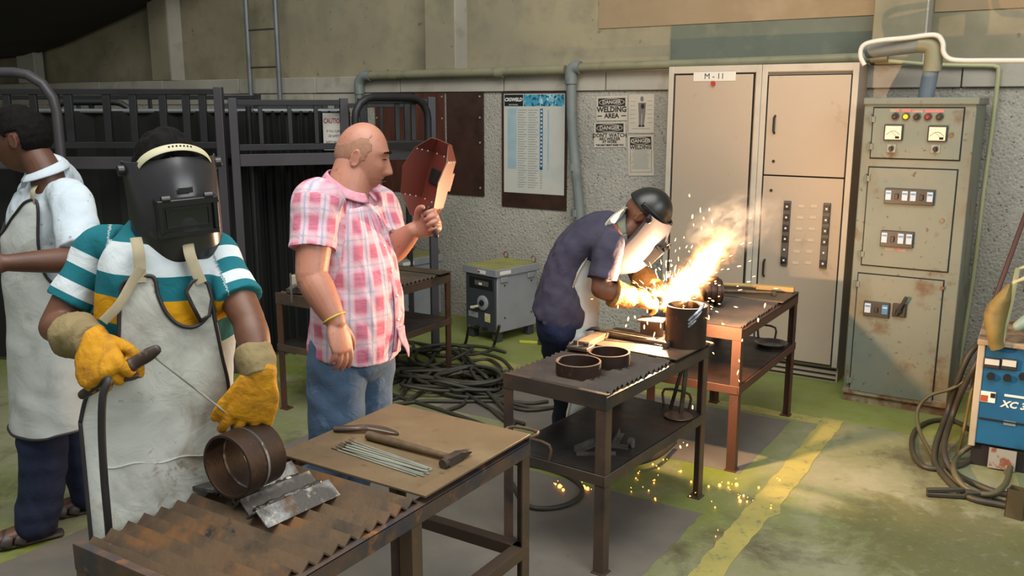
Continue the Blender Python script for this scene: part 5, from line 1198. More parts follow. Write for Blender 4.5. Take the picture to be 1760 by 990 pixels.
def strap(pts, w=.028, par=None): return band([S_m(mcol(X, y)[0], mcol(X, y)[1])+fm.f*k for X, y, k in pts], w, .004, fm.r).build('strap', M_strap, par or ap)
strap([(240, 478, .008), (238, 450, .010), (236, 425, .008), (232, 405, -.02)]); strap([(346, 486, .014), (335, 462, .012), (325, 435, .008), (322, 410, -.02)])
b1_ = band([S_m(mcol(X, y)[0], mcol(X, y)[1])+fm.f*k for X, y, k in ((240, 452, .014), (222, 482, .016), (203, 512, .03), (176, 538, .05))], .024, .004, nz(fm.r+fm.u)).build('strap', M_strap, ap)
MB().tube([S_m(-.17+.016*k, .80+.004*math.sin(k*.9))+fm.f*.001 for k in range(22)], .0026, 6).build('seam', M_apron, ap, smooth=180)
# mask and headband
hm = welding_mask(pm, hc+Bm[1]*-.005+Bm[2]*.008, Bm, 1.0, M_mshell, M_mframe, M_lens)
hb = [hc+Bm[0]*.092*math.sin(a)+Bm[1]*(.058+.038*math.cos(a))+Bm[2]*(.034+.060*math.cos(a)) for a in np.linspace(-1.28, 1.28, 15)]
hb2 = MB().tube([tuple(p) for p in hb], [(.0135, .003)]*15, 10, side=tuple(nz(Bm[2]*.55-1.0*Bm[1])), sub=3).build('headband', mat('cream_headband', 'a5a186', rough=.6), hm)
for k in range(7):
    a = -.42+.1*k; p_ = hc+Bm[0]*.0925*math.sin(a)+Bm[1]*(.0600+.038*math.cos(a))+Bm[2]*(.037+.060*math.cos(a)); MB().sphere(tuple(p_), .0026, 8, 6).build('hole', M_gap, hm)
# gloves
def glove(par, label, w, d, n_, right, curl, el, s=1.15, fat=1.32, thumb=(.3, .3), tcurl=.4, spread=.06, cuff=.15, cr=(.052, .062), mg=None, mc=None, vox=.0045, sep=1.0, tdir=(.62, .72)):
    mb = MB(); add_hand(mb, w, d, n_, right, curl, thumb, s, fat, spread, tcurl, sep, tdir)
    g = fuse('glove', mb, mg or M_glove, par, vox, 4, disp=folds(.0018, 60, 21)); g['label'] = label
    k = nz(np.array(el)-np.array(w)); w = np.array(w)
    mb = MB(); limb(mb, [w-k*.004, w+k*.02, w+k*cuff*.55, w+k*cuff], [cr[0]*.84, cr[0]*.90, cr[0]*1.0, cr[1]], 24, 5, rc=False)
    fuse('glove_cuff', mb, mc or M_cuff, g, .0055, 5, disp=folds(.004, 34, 23)); return g
IR, IU, IC = RT, np.array([0, 0, 1.0]), -nz([FW[0], FW[1], 0])   # image right, up, towards the viewer
gdL = nz(IR*-.30+IU*-1.0+IC*.05)
glove(pm, 'yellow leather glove gripping the pipe ring', wrL+gdL*.01, gdL, nz(-IC*.9-IR*.35), False, [(.15, .45, .5), (.12, .42, .5), (.12, .42, .5), (.15, .45, .5)], elL, 1.16, 1.28, thumb=(.10, .25), tcurl=.12, spread=.10, cuff=.08, cr=(.052, .045), tdir=(1.0, .5), sep=1.22, vox=.0036)
hs = nz(IR*.93+IU*.36+IC*.05); gd = nz(IR*.40-IU*.55+IC*.60); hs = nz(hs-gd*np.dot(hs, gd)); gn = np.cross(hs, gd)
glove(pm, 'yellow leather glove closed round the electrode holder', wrR+gd*.0, gd, gn, True, (1.15, 1.45, .9), elR, 1.12, 1.30, thumb=(.9, .6), tcurl=.8, cuff=.125, cr=(.053, .066), sep=1.2, vox=.0036)
# electrode holder, its rod and lead (held, so things of their own)
grip = np.array(pm.location)+wrR+gd*.100+gn*.030
t = thing('electrode_holder', 'dark electrode holder in the right glove of the masked man', 'electrode holder', tuple(grip))
M_hold = mat('dark_brown_holder', '2e211c', [('3d2d26', 8, .4, .7), ('6d5a4a', 26, .62, .72)], rough=.5)
hh = hs
MB().tube([tuple(hh*k) for k in (-.075, -.03, .03, .062, .075, .11, .135)], [(.012, .012), (.014, .014), (.014, .014), (.018, .018), (.013, .016), (.014, .017), (.009, .012)], 14, sub=3, roundcap=True).build('handle', M_hold, t)
lv = nz(hh*.85-IU*.5)
MB().tube([tuple(hh*.02-IU*.018), tuple(hh*.06-IU*.030), tuple(hh*.075-IU*.034)], [.006, .008, .007], 10, sub=3, roundcap=True).build('lever', M_hold, t)
re_ = np.array(at(397, 716, 2.27))-grip
t2 = thing('held_electrode', 'thin electrode rod running from the holder to the ring', 'electrode', tuple(grip+hh*.115))
MB().tube([(0, 0, 0), tuple(re_-hh*.115)], .0026, 8).build('rod', M_elec, t2)
ld = [grip-hh*.07, np.array(at(186, 652, 2.13)), np.array(at(177, 680, 2.12)), np.array(at(175, 740, 2.14)), np.array(at(179, 820, 2.17)), np.array(at(186, 900, 2.20)), np.array(at(194, 1000, 2.27))]
hose('holder_cable', 'thick black lead hanging from the electrode holder in front of the apron', [Vector(v) for v in ld], .0092, M_pipe)

# ================================================================ man in the pink plaid shirt (P)
fp_ = Fig((-2.235, 2.43), (.976, .215))
pp = thing('person', 'bald man in a pink plaid shirt and jeans looking through a hand shield', 'person', tuple(fp_.o))
W = fp_.W; L = fp_.L; waist_side = fp_.r
hc = W(at(622, 268, 3.25)); Bp = basis(nz(RT+.04*IC), R(13))
shR, elR, wrR = W(at(545, 348, 3.07)), W(at(535, 474, 3.03)), W(at(577, 552, 3.02))
shL, elL, wrL = W(at(648, 352, 3.45)), W(at(668, 436, 3.40)), W(at(709, 397, 3.30))
mb = MB(); add_head(mb, hc, Bp, 1.02, .85)
nb = W(at(596, 335, 3.25)); limb(mb, [nb-L(0, .02, .06), nb, tvec(nb, hc, .75)-Bp[1]*.012], [.082, .080, .072], 24)
limb(mb, [L(0, -.01, .85), L(0, -.01, 1.02), L(0, -.03, 1.20), L(0, -.04, 1.33)], [(.13, .09), (.13, .10), (.13, .085), (.10, .06)], 24, 5, side=fp_.r)
for a, b, c, r_ in ((shR, elR, wrR, 1.12), (shL, elL, wrL, 1.05)):
    limb(mb, [a, tvec(a, b, .5), b], [.060*r_, .056*r_, .048*r_]); limb(mb, [b, tvec(b, c, .28), tvec(b, c, .7), c], [.046*r_, .050*r_, .041*r_, .031*r_])
hd = nz(wrR-elR); hd = nz(W(at(592, 615, 3.02))-wrR)
add_hand(mb, wrR+hd*.005, hd, nz(-IC*.55-IR*.75), True, [(.22, .35, .25), (.28, .4, .3), (.32, .45, .3), (.38, .45, .3)], (.35, .15), 1.02, 1.12, .05, .25)
gL = nz(IR*.62+IU*.28+IC*.12); sL = nz(IR*.42+IU*.9-IC*.05); sL = nz(sL-gL*np.dot(sL, gL)); nL = -np.cross(sL, gL)
add_hand(mb, wrL+gL*.01, gL, nL, False, (1.05, 1.35, .8), (.8, .5), 1.0, 1.05, .03, .55)
hips = [L(.095, -.02, .84), L(-.095, 0, .84)]; kn = [L(.105, -.05, .46), L(-.11, -.03, .46)]; an = [L(.10, -.19, .09), L(-.11, -.16, .09)]
for h, k, a in zip(hips, kn, an): limb(mb, [h, k, a], [.085, .06, .045]); limb(mb, [a-L(0, .03, .04), a+L(0, .08, -.05), a+L(0, .17, -.06)], [(.035, .04), (.045, .035), (.04, .025)], side=fp_.r)
fuse('body', mb, S_fair, pp, .004, 2)
hair(pp, hc, Bp, 1.02, mat('cropped_grey_hair', '946b55', [('8a6451', 90, .45, .6), ('9c715b', 50, .55, .7)], rough=.8, bump=.3, bscale=400), lambda P: (P[:, 2] > -.06+.02*(P[:, 1] > -.03)) & (P[:, 2] < .066+.45*P[:, 1]+.005*vnoise(P, 110, 4)) & (P[:, 1] < .036-.25*np.abs(P[:, 2]-.03)+.005*vnoise(P, 140, 6)+.25*np.clip(P[:, 2], -.1, .03)), .0010, .85, .0003)
# brows and eyes
for sd_ in (-1, 1):
    MB().tube([tuple(hc+Bp[0]*sd_*x_+Bp[1]*y_+Bp[2]*z_) for x_, y_, z_ in ((.014, .0985, .031), (.028, .0965, .036), (.044, .085, .033))], [.0025, .0035, .002], 8, sub=3, roundcap=True).build('eyebrow', M_hair, pp)
    MB().tube([tuple(hc+Bp[0]*sd_*x_+Bp[1]*y_+Bp[2]*z_) for x_, y_, z_ in ((.018, .0915, .010), (.031, .0925, .0095), (.044, .083, .009))], [.001, .0022, .001], 6, sub=3).build('eye_line', M_hair, pp)
MB().tube([tuple(hc+Bp[0]*x_+Bp[1]*y_+Bp[2]*z_) for x_, y_, z_ in ((-.028, .083, -.076), (-.015, .0985, -.071), (0, .103, -.0705), (.015, .0985, -.071), (.028, .083, -.076))], [.0008, .0016, .0018, .0016, .0008], 6, sub=3).build('mouth_line', mat('lip_shadow', '5e3328', rough=.6), pp)
# shirt
mb = MB()
limb(mb, [L(0, -.002, .80), L(0, .012, .90), L(0, .012, 1.03), L(0, -.008, 1.16), L(0, -.025, 1.28), L(0, -.038, 1.335), nb+np.array([0, 0, .018])], [(.204, .160), (.202, .160), (.198, .158), (.198, .145), (.190, .125), (.160, .105), (.088, .086)], 40, 6, side=fp_.r, rc=False)
seR = tvec(shR, elR, .66); seL = tvec(shL, elL, .7)
for a, e in ((shR, seR), (shL, seL)):
    inn = a+(L(0, -.02, 1.33)-a)*.35; limb(mb, [inn, a, tvec(a, e, .5), e], [.074, .080, .080, .086], 26, 5, rc=False)
def plaid_attr(co):
    out = np.zeros_like(co); x = co @ fp_.r; y = co @ fp_.f; out[:, 0] = .20*np.arctan2(x, y-.01); out[:, 1] = co[:, 2]
    for a, e in ((shR, seR), (shL, seL)):
        t, q, v = seg_t(co, a, e); m_ = (q < .108) & (t > -.015)
        out[m_, 1] = t[m_]; out[m_, 0] = .10*np.arctan2(v[m_] @ fp_.r, v[m_] @ fp_.f)
    return out
sh = fuse('plaid_shirt', mb, plaid_mat(), pp, .0055, 7, attr=plaid_attr, disp=folds(.006, 24, 31))
M_pinkc = cloth_mat('pink_collar_cloth', 'b9788a', 'c597a3', 30, .3, 20)
ctr = nb+(hc-nb)*.14
cl = [ctr+fp_.r*.086*math.sin(a)+fp_.f*.086*math.cos(a)+fp_.u*(.012-.040*math.cos(a)) for a in np.linspace(.25, 2*PI-.25, 24)]
MB().tube([tuple(v) for v in cl], [(.023, .005)]*24, 10, side=[tuple(nz(fp_.u*1.0-nz([v[0]-ctr[0], v[1]-ctr[1], 0])*.75)) for v in cl], sub=2).build('collar', M_pinkc, sh, smooth=180)
def front_(z, x=0.0): 
    zq = [.80, .90, 1.03, 1.16, 1.28, 1.36]; return L(x, np.interp(z, zq, [.158, .172, .170, .137, .100, .062])+.004, z)
MB().tube([tuple(front_(z)) for z in np.linspace(.81, 1.34, 14)], [(.016, .004)]*14, 10, side=tuple(fp_.r), sub=3).build('placket', M_pinkc, sh, smooth=180)
for z in (.93, 1.02, 1.11, 1.20): MB().sphere(tuple(front_(z)+fp_.f*.006), .005, 10, 6).build('button', M_dot, sh)
tail = [front_(.90, -.02)+fp_.f*.004, front_(.86, -.02)+fp_.f*.016, front_(.82, -.03)+fp_.f*.034, front_(.785, -.03)+fp_.f*.042]
MB().tube([tuple(v) for v in tail], [(.03, .006), (.026, .005), (.016, .004), (.004, .002)], 10, side=tuple(fp_.r), sub=4).build('shirt_tail', M_pinkc, sh, smooth=180)
mb = MB(); legs(mb, L(0, 0, .87), hips, kn, an, (.108, .093, .085), [(.176, .132), (.180, .138), (.180, .140)], .0); fuse('jeans', mb, M_jean, pp, .006, 5, disp=folds(.007, 22, 41))
for k, a in enumerate(an): MB().tube([tuple(a+L(0, y_, z_)) for y_, z_ in ((-.06, -.05), (0, -.045), (.10, -.055), (.19, -.065))], [(.040, .038), (.048, .045), (.052, .034), (.04, .022)], 16, side=tuple(fp_.r), sub=4, roundcap=True).build('shoe', M_black, pp, smooth=180)
k = nz(wrR-elR); cw = wrR-k*.012
MB().tube([tuple(cw+.040*(math.cos(a)*nz(np.cross(k, IC))+math.sin(a)*nz(np.cross(k, np.cross(k, IC))))) for a in np.linspace(0, 2*PI, 25)], .0034, 8).build('bracelet', mat('yellow_bracelet', 'b3a23c', rough=.4), pp, smooth=180)
# hand shield (held)
gp = np.array(pp.location)+wrL+gL*.088+nL*.028
t = thing('hand_shield', 'red-brown hand-held welding shield raised before the bald man', 'hand shield', tuple(gp))
M_shi = mat('red_brown_fibre', '57261d', [('632d23', 4, .4, .7), ('4a1f18', 7, .5, .7)], rough=.42); M_sho = mat('red_fibre_outer', '6d3a30', [('7a453a', 4, .4, .7)], rough=.38)
ctr = np.array(at(742, 312, 3.33))-gp
sf = nz(IR*.66-IC*.74+IU*-.14); su = nz(IR*.30+IU*.94+IC*.04); su = nz(su-sf*np.dot(su, sf)); sr = np.cross(sf, su)
def SP(x_, y_, z_): return tuple(ctr+sr*x_+sf*y_+su*z_)
# outline columns: side flap, front panel, side flap, with chamfered top and bottom
xs = [-.098, -.062, .062, .098]; ys = [-.065, .030, .030, -.065]
def ring_(z, kf, k): return [SP(-.062*k-.040*kf, .030-.098*kf-.05*(1-k), z), SP(-.062*k, .030-.05*(1-k), z), SP(.062*k, .030-.05*(1-k), z), SP(.062*k+.040*kf, .030-.098*kf-.05*(1-k), z)]
rows = [ring_(.152, .25, .62), ring_(.100, .72, 1.0), ring_(.02, 1.0, 1.0), ring_(-.080, .80, 1.0), ring_(-.15, .25, .66)]
V = [p for r_ in rows for p in r_]; F = [(i*4+j, i*4+j+1, i*4+j+5, i*4+j+4) for i in range(4) for j in range(3)]
o = MB().raw(V, F).build('shell', [M_shi, M_sho], t, smooth=0)
sl = o.modifiers.new('solid', 'SOLIDIFY'); sl.thickness = .004; sl.offset = 0; sl.material_offset = 0
for z_ in (.098, -.080):
    for x_, y_ in ((-.088, -.032), (-.080, -.014), (-.071, .008), (-.04, .030), (0, .03), (.04, .03), (.071, .008), (.080, -.014), (.088, -.032)): MB().sphere(SP(x_, y_, z_), .0045, 8, 6).build('rivet', M_riv, t)
def sbox(name, x0, x1, y0, y1, z0, z1, m):
    b = MB().b2((x0, y0, z0), (x1, y1, z1)); b.v = [SP(*v) for v in b.v]; return b.build(name, m, t, bevel=.003)
sbox('window_frame', -.05, .05, .030, .058, -.02, .052, M_sho); sbox('lens', -.042, .042, .020, .031, -.012, .044, M_lens)
MB().tube([SP(0, .02, -.10), SP(0, -.005, -.14), tuple(np.array([0, 0, 0])+sL*.03), tuple(-sL*.055)], [(.012, .008), (.013, .010), (.013, .011), (.012, .010)], 12, side=tuple(sr), sub=4, roundcap=True).build('handle', mat('dark_shield_handle', '241511', rough=.5), t, smooth=180)

# ================================================================ man at the left edge (L)
fl_ = Fig((-3.378, 1.938), nz(-RT[:2]+.62*IC[:2]))
pl_ = thing('person', 'man in profile at the left edge with pale printed shirt, white apron and sandals', 'person', tuple(fl_.o))
W = fl_.W; L = fl_.L; waist_side = fl_.r
hc = W(at(36, 240, 3.34)); Bl = basis(nz(-RT+.10*IC), R(10))
shL, elL, wrL = W(at(122, 345, 3.27)), W(at(140, 446, 3.16)), W(at(10, 452, 2.98))
shR, elR, wrR = W(at(62, 335, 3.56)), W(at(40, 440, 3.58)), W(at(-60, 455, 3.30))
mb = MB(); add_head(mb, hc, Bl, 1.02)
nb = W(at(82, 305, 3.36)); limb(mb, [nb-L(0, 0, .06), nb, tvec(nb, hc, .7)-Bl[1]*.01], [.066, .062, .058])
limb(mb, [L(0, -.02, .88), L(0, -.02, 1.05), L(0, -.03, 1.25), L(0, -.05, 1.36)], [(.14, .10), (.14, .10), (.15, .11), (.11, .08)], 24, 5, side=fl_.r)
for a, b, c in ((shR, elR, wrR), (shL, elL, wrL)):
    limb(mb, [a, tvec(a, b, .5), b], [.054, .050, .042]); limb(mb, [b, tvec(b, c, .3), tvec(b, c, .7), c], [.042, .044, .036, .028])
add_hand(mb, wrL, nz(wrL-elL), nz(-fl_.r*-1+IU*-.2), False, (.6, .7, .5)); add_hand(mb, wrR, nz(wrR-elR), nz(-fl_.r), True, (.6, .7, .5))
hips = [L(.09, -.03, .86), L(-.09, -.03, .86)]; an = [L(.11, -.08, .08), L(-.08, .13, .085)]; kn = [tvec(hips[0], an[0], .5)+L(0, .03, 0), tvec(hips[1], an[1], .5)+L(0, .02, 0)]
for h, k, a in zip(hips, kn, an): limb(mb, [h, k, a], [.08, .055, .036]); limb(mb, [a-L(0, .04, .035), a+L(0, .06, -.035), a+L(0, .15, -.045), a+L(0, .185, -.050)], [(.030, .035), (.040, .030), (.042, .020), (.030, .014)], side=fl_.r)
fuse('body', mb, S_dark2, pl_, .0055, 3)
hair(pl_, hc, Bl, 1.02, M_hair, lambda P: (P[:, 2] > np.interp(P[:, 1], [-.1, -.03, .0, .02, .055, .09], [-.045, -.045, .0, .015, .055, .075])) & ~((np.abs(P[:, 1]+.006) < .02) & (np.abs(P[:, 2]) < .03)), .010, 0, .002)
mb = MB()
limb(mb, [L(0, -.03, .82), L(0, -.02, .95), L(0, -.01, 1.10), L(0, -.02, 1.25), L(0, -.045, 1.345), L(0, -.05, 1.395), nb+np.array([0, 0, .022])], [(.18, .135), (.18, .135), (.18, .138), (.195, .142), (.19, .125), (.14, .105), (.074, .072)], 36, 6, side=fl_.r, rc=False)
seR = tvec(shR, elR, .8); seL = tvec(shL, elL, .88)
for a, e in ((shR, seR), (shL, seL)):
    inn = a+(L(0, -.05, 1.36)-a)*.45; limb(mb, [inn, a, tvec(a, e, .5), e], [.070, .070, .072, .080], 24, 5, rc=False)
sh = fuse('printed_shirt', mb, dots_mat(), pl_, .006, 7, disp=folds(.0055, 24, 51))
ctr = nb+(hc-nb)*.10
cl = [ctr+fl_.r*.073*math.sin(a)+fl_.f*.073*math.cos(a)+fl_.u*(.010-.026*math.cos(a)) for a in np.linspace(.3, 2*PI-.3, 24)]
MB().tube([tuple(v) for v in cl], [(.020, .005)]*24, 10, side=[tuple(nz(fl_.u-nz([v[0]-ctr[0], v[1]-ctr[1], 0])*.8)) for v in cl], sub=2).build('collar', cloth_mat('pale_collar', 'b3bec6', 'a5b0ba'), sh, smooth=180)
mb = MB(); legs(mb, L(0, -.03, .88), hips, kn, an, (.105, .092, .082)); fuse('trousers', mb, M_navy, pl_, .007, 5, disp=folds(.007, 22, 61))
def S_l(x, z, d=False):
    if d: return fl_.f
    rx = np.interp(z, zz, [.30, .28, .25, .22, .21, .19]); ry = np.interp(z, zz, [.20, .18, .165, .155, .15, .12]); cy = np.interp(z, zz, [.0, -.01, -.02, -.01, -.02, -.045])
    x = max(-rx*.995, min(rx*.995, x)); return L(x, cy+ry*math.copysign(math.sqrt(max(.003, 1-(x/rx)**2)), 1)+.008, z)
cols = [(-.26, .98, .47), (-.235, 1.05, .46), (-.20, 1.06, .46), (-.165, 1.12, .455), (-.125, 1.36, .45), (-.06, 1.37, .45), (0, 1.31, .45), (.06, 1.37, .45), (.125, 1.36, .45), (.165, 1.12, .45), (.24, 1.04, .45)]
# wrap of the apron round his left side
def S_l2(x, z, d=False):
    if d: return nz(fl_.f*.55-fl_.r*.85)
    rx = np.interp(z, zz, [.225, .215, .20, .195, .195, .185]); ry = np.interp(z, zz, [.20, .18, .165, .160, .155, .13]); cy = np.interp(z, zz, [.0, -.01, -.02, -.01, -.02, -.045])
    a = x/.19; return L((rx+.012)*math.sin(a), cy+(ry+.012)*math.cos(a), z)
cols = [(-.44, .86, .485), (-.40, .98, .48), (-.345, 1.035, .475), (-.29, 1.05, .47), (-.255, 1.10, .465), (-.235, 1.22, .46), (-.215, 1.345, .455), (-.16, 1.352, .45), (-.10, 1.30, .45), (0, 1.22, .45), (.10, 1.30, .45), (.16, 1.352, .45), (.215, 1.34, .45), (.26, 1.10, .45), (.34, 1.03, .45)]
ap = sheet(pl_, 'apron', M_apron2, cols, S_l2, .005, 70, m_pipe=M_pipe, pipe_r=.0055, wrinkle=lambda P: .006*vnoise(P*np.array([1, 1, .4]), 16, 71)+.004*vnoise(P, 33, 73), pipes='tlb')
for sd_ in (-1, 1):
    pts = [S_l2(sd_*.19, 1.345), S_l2(sd_*.19, 1.37)+fl_.u*.02, L(sd_*.10, -.0, 1.425), L(sd_*.075, -.06, 1.465), L(sd_*.05, -.11, 1.44)]
    band(pts, .03, .005, fl_.r+fl_.f*.4).build('strap', M_strap, ap)
for a in an:
    sl_ = MB().tube([tuple(a+L(0, y_, z_)) for y_, z_ in ((-.075, -.073), (0, -.072), (.10, -.073), (.20, -.074))], [(.034, .012), (.042, .012), (.048, .012), (.035, .011)], 16, side=tuple(fl_.r), sub=4, roundcap=True).build('sandal', mat('sandal_rubber', '2c2826', rough=.6), pl_, smooth=180)
    for y_ in (.075, .125): MB().tube([tuple(a+L(.050*math.cos(q), y_-.02*math.sin(q), -.066+.047*math.sin(q))) for q in np.linspace(0, PI, 11)], [(.022, .004)]*11, 10, side=tuple(fl_.f), sub=2).build('strap', mat('sandal_leather', '2f2521', rough=.45), sl_, smooth=180)

# ================================================================ welder at work (W)
fw_ = Fig((-1.99, 3.50), (.95, .31))
pw = thing('person', 'welder bent over the sparks in dark shirt, white apron and flip-down helmet', 'person', tuple(fw_.o))
W = fw_.W; L = fw_.L; waist_side = fw_.r
hc = W(at(1108, 370, 3.97)); Bw = basis(nz(fw_.f+.10*IC), R(44))
pel = W(at(966, 528, 4.06)); s1 = W(at(978, 465, 4.04)); s2 = W(at(1005, 418, 4.02)); s3 = W(at(1048, 402, 4.0)); nb = W(at(1078, 398, 3.98))
shR, elR, wrR = W(at(1046, 424, 3.86)), W(at(1032, 497, 3.84)), W(at(1086, 512, 3.90))
shL, elL, wrL = W(at(1076, 412, 4.16)), W(at(1098, 478, 4.15)), W(at(1128, 497, 4.02))
mb = MB(); add_head(mb, hc, Bw, 1.0); limb(mb, [s3, nb, tvec(nb, hc, .7)], [.06, .058, .055])
limb(mb, [pel, s1, s2, s3], [(.13, .09), (.13, .09), (.14, .09), (.12, .08)], 24, 5, side=fw_.r)
for a, b, c in ((shR, elR, wrR), (shL, elL, wrL)):
    limb(mb, [a, tvec(a, b, .5), b], [.054, .049, .041]); limb(mb, [b, tvec(b, c, .3), tvec(b, c, .7), c], [.041, .043, .036, .028])
hips = [pel+L(.075, 0, -.07), pel+L(-.075, 0, -.07)]; an = [W((-2.13, 3.90, .09)), W((-2.05, 4.07, .09))]; kn = [tvec(hips[k], an[k], .5)+L(0, .02, 0) for k in (0, 1)]
for h, k, a in zip(hips, kn, an): limb(mb, [h, k, a], [.08, .055, .04]); limb(mb, [a-L(0, .03, .04), a+L(0, .08, -.05), a+L(0, .17, -.06)], [(.035, .04), (.045, .035), (.04, .025)], side=fw_.r)
fuse('body', mb, S_dark, pw, .006, 3)
mb = MB(); limb(mb, [pel+L(0, -.008, -.03), pel, s1, s2, s3, tvec(s3, nb, .6)], [(.168, .132), (.166, .130), (.165, .115), (.175, .11), (.17, .10), (.09, .08)], 36, 6, side=fw_.r, rc=False)
seR = tvec(shR, elR, .80); seL = tvec(shL, elL, .62)
for a, e in ((shR, seR), (shL, seL)): limb(mb, [a+(s3-a)*.4, a, tvec(a, e, .5), e], [.064, .068, .064, .072], 24, 5, rc=False)
M_wsh = cloth_mat('dark_slate_shirt', '363442', '3f3c4b', 7, .5, 16)
sh = fuse('work_shirt', mb, M_wsh, pw, .0065, 7, disp=folds(.006, 26, 81))
ctr = tvec(s3, nb, .75); ax = nz(nb-s3); e1 = fw_.r; e2 = np.cross(ax, e1)
MB().tube([tuple(ctr+.078*(math.cos(a)*e1+math.sin(a)*e2)) for a in np.linspace(0, 2*PI, 25)], [(.028, .006)]*25, 10, side=tuple(ax), sub=2).build('collar', cloth_mat('grey_green_collar', '5d6560', '6d756c'), sh, smooth=180)
mb = MB(); legs(mb, pel-np.array([0, 0, .04]), hips, kn, an, (.098, .088, .078), [(.150, .112), (.152, .114), (.145, .110)], .03); fuse('trousers', mb, cloth_mat('dark_blue_jeans', '161d30', '1d2640', 6, .5, 14), pw, .008, 5, disp=folds(.006, 24, 91))
for a in an: MB().tube([tuple(a+L(0, y_, z_)) for y_, z_ in ((-.06, -.05), (0, -.045), (.10, -.055), (.19, -.065))], [(.040, .038), (.048, .045), (.052, .034), (.04, .022)], 16, side=tuple(fw_.r), sub=4, roundcap=True).build('shoe', mat('blue_shoe', '27406c', rough=.6), pw, smooth=180)
# apron hangs from the chest, under the bent torso
chestf = s3+L(0, .06, -.12)
def S_w(x, z, d=False):
    if d: return fw_.f
    zc = float(s3[2]); yc = float(s3 @ fw_.f); yp = float(pel @ fw_.f)
    y_ = np.interp(z, [.25, .55, .80, .95, 1.08, 1.20, 1.30], [yp+.16, yp+.17, yp+.165, yp+.18, yp+.20, yp+.25, yp+.30])
    a = x/.17; return L(.185*math.sin(a), y_-.155+.155*math.cos(a), z)
cols = [(-.30, .86, .30), (-.24, .95, .30), (-.18, 1.05, .30), (-.13, 1.20, .30), (-.06, 1.26, .30), (0, 1.25, .30), (.06, 1.26, .30), (.12, 1.21, .30), (.16, 1.08, .30), (.19, 1.0, .30), (.215, .93, .30)]
ap = sheet(pw, 'apron', M_apron2, cols, S_w, .006, 60, m_pipe=M_strap, pipe_r=.004, wrinkle=lambda P: .008*vnoise(P*np.array([1, 1, .4]), 16, 75)+.005*vnoise(P, 33, 76), pipes='tlr')
# helmet with head shell
hm = welding_mask(pw, hc+Bw[1]*.004+Bw[2]*.0, Bw, 1.02, mat('slate_mask_shell', '3a3a40', rough=.4), M_mframe, M_lens)
P, F = head_points(1.02, 0, .014, lambda P: P[:, 2] > .022+.25*np.clip(P[:, 1], 0, 1)); MB().raw(put(P, hc, Bw), F).build('head_cap', mat('black_cap', '141614', rough=.35), hm, smooth=180, clean=False)
MB().tube([tuple(hc+Bw[0]*.095*math.sin(a)+Bw[1]*.112*math.cos(a)+Bw[2]*.05) for a in np.linspace(-1.9, 1.9, 17)], [(.012, .004)]*17, 8, side=tuple(Bw[2]), sub=2).build('headband', M_mframe, hm, smooth=180)
gd = nz(W(at(1136, 517, 3.93))-wrR)
M_tan = cloth_mat('tan_work_glove', '96713f', '87653a', 9, .5, 30, False, .75, [(9, .56, .72, '6b4f2e')])
glove(pw, 'tan leather glove nearer the camera by the flare', wrR, gd, nz(-IU*.7-IC*.4), True, (.7, .9, .6), elR, 1.05, 1.35, tcurl=.5, cuff=.10, cr=(.056, .066), mg=M_tan, mc=M_tan, vox=.0055)
gd = nz(W(at(1160, 512, 3.92))-wrL)
glove(pw, 'tan leather glove behind the flare', wrL, gd, nz(-IU*.7+IC*.4), False, (.7, .9, .6), elL, 1.05, 1.35, tcurl=.5, cuff=.13, cr=(.056, .064), mg=M_tan, mc=M_tan, vox=.0055)
# ================================================================ the arc: light, flare, smoke, sparks
ARC = np.array(at(1148, 524, 3.88))
lp = bpy.data.lights.new('welding_arc', 'POINT'); lp.energy = 190; lp.color = (1.0, .60, .32); lp.shadow_soft_size = .02
lo_ = bpy.data.objects.new('welding_arc', lp); COL.objects.link(lo_); lo_.location = ARC+np.array([0, 0, .02])
def flare_mat():
    s = NT('burning_flare_volume'); s.n.remove(s.p)
    tc = s.add('ShaderNodeTexCoord'); ob = tc.outputs['Object']
    x = s.add('ShaderNodeSeparateXYZ'); s.link(ob, x.inputs[0])
    nv = s.noise(s.coord('Object', (0, 0, 0)), 13, 6, .68, .7)
    t = x.outputs[0]                                              # along the plume, 0..1 in plume units
    rr = s.math('SQRT', s.math('ADD', s.math('POWER', x.outputs[1], 2), s.math('POWER', x.outputs[2], 2)))
    # radius of the plume along its length
    rad = s.add('ShaderNodeFloatCurve'); s.link(s.rng(t, 0, .44), rad.inputs['Value'])
    cu = rad.mapping.curves[0]; pts = [(0, .30), (.10, .46), (.35, .44), (.6, .40), (.8, .46), (1, .30)]
    cu.points[0].location = pts[0]; cu.points[1].location = pts[-1]
    for p_ in pts[1:-1]: cu.points.new(*p_)
    rad.mapping.update()
    R0 = s.math('MULTIPLY', rad.outputs[0], .165)
    e = s.math('SUBTRACT', s.math('DIVIDE', rr, R0), s.math('MULTIPLY', s.math('SUBTRACT', nv, .5), 3.4))
    core = s.rng(e, .15, 1.05, 1, 0)
    ends = s.math('MULTIPLY', s.rng(t, -.03, .03), s.rng(t, .20, .44, 1, 0))
    d = s.math('MULTIPLY', s.math('POWER', core, 1.6), ends)
    em = s.add('ShaderNodeEmission'); em.inputs['Strength'].default_value = 1
    col = ramp(s, d, [(0, 'ff8a2a'), (.25, 'ffb765'), (.6, 'fff0d8'), (1, 'ffffff')], 'LINEAR'); s.link(col, em.inputs['Color'])
    s.link(s.math('MULTIPLY', d, 120.0), em.inputs['Strength'])
    s.link(em.outputs[0], s.n['Material Output'].inputs['Volume']); return s.m
dirp = nz(np.array(at(1252, 405, 3.90))-ARC)
side_ = nz(np.cross(dirp, FW)); oth = np.cross(dirp, side_)
mx = Matrix(((dirp[0], side_[0], oth[0], ARC[0]), (dirp[1], side_[1], oth[1], ARC[1]), (dirp[2], side_[2], oth[2], ARC[2]), (0, 0, 0, 1)))
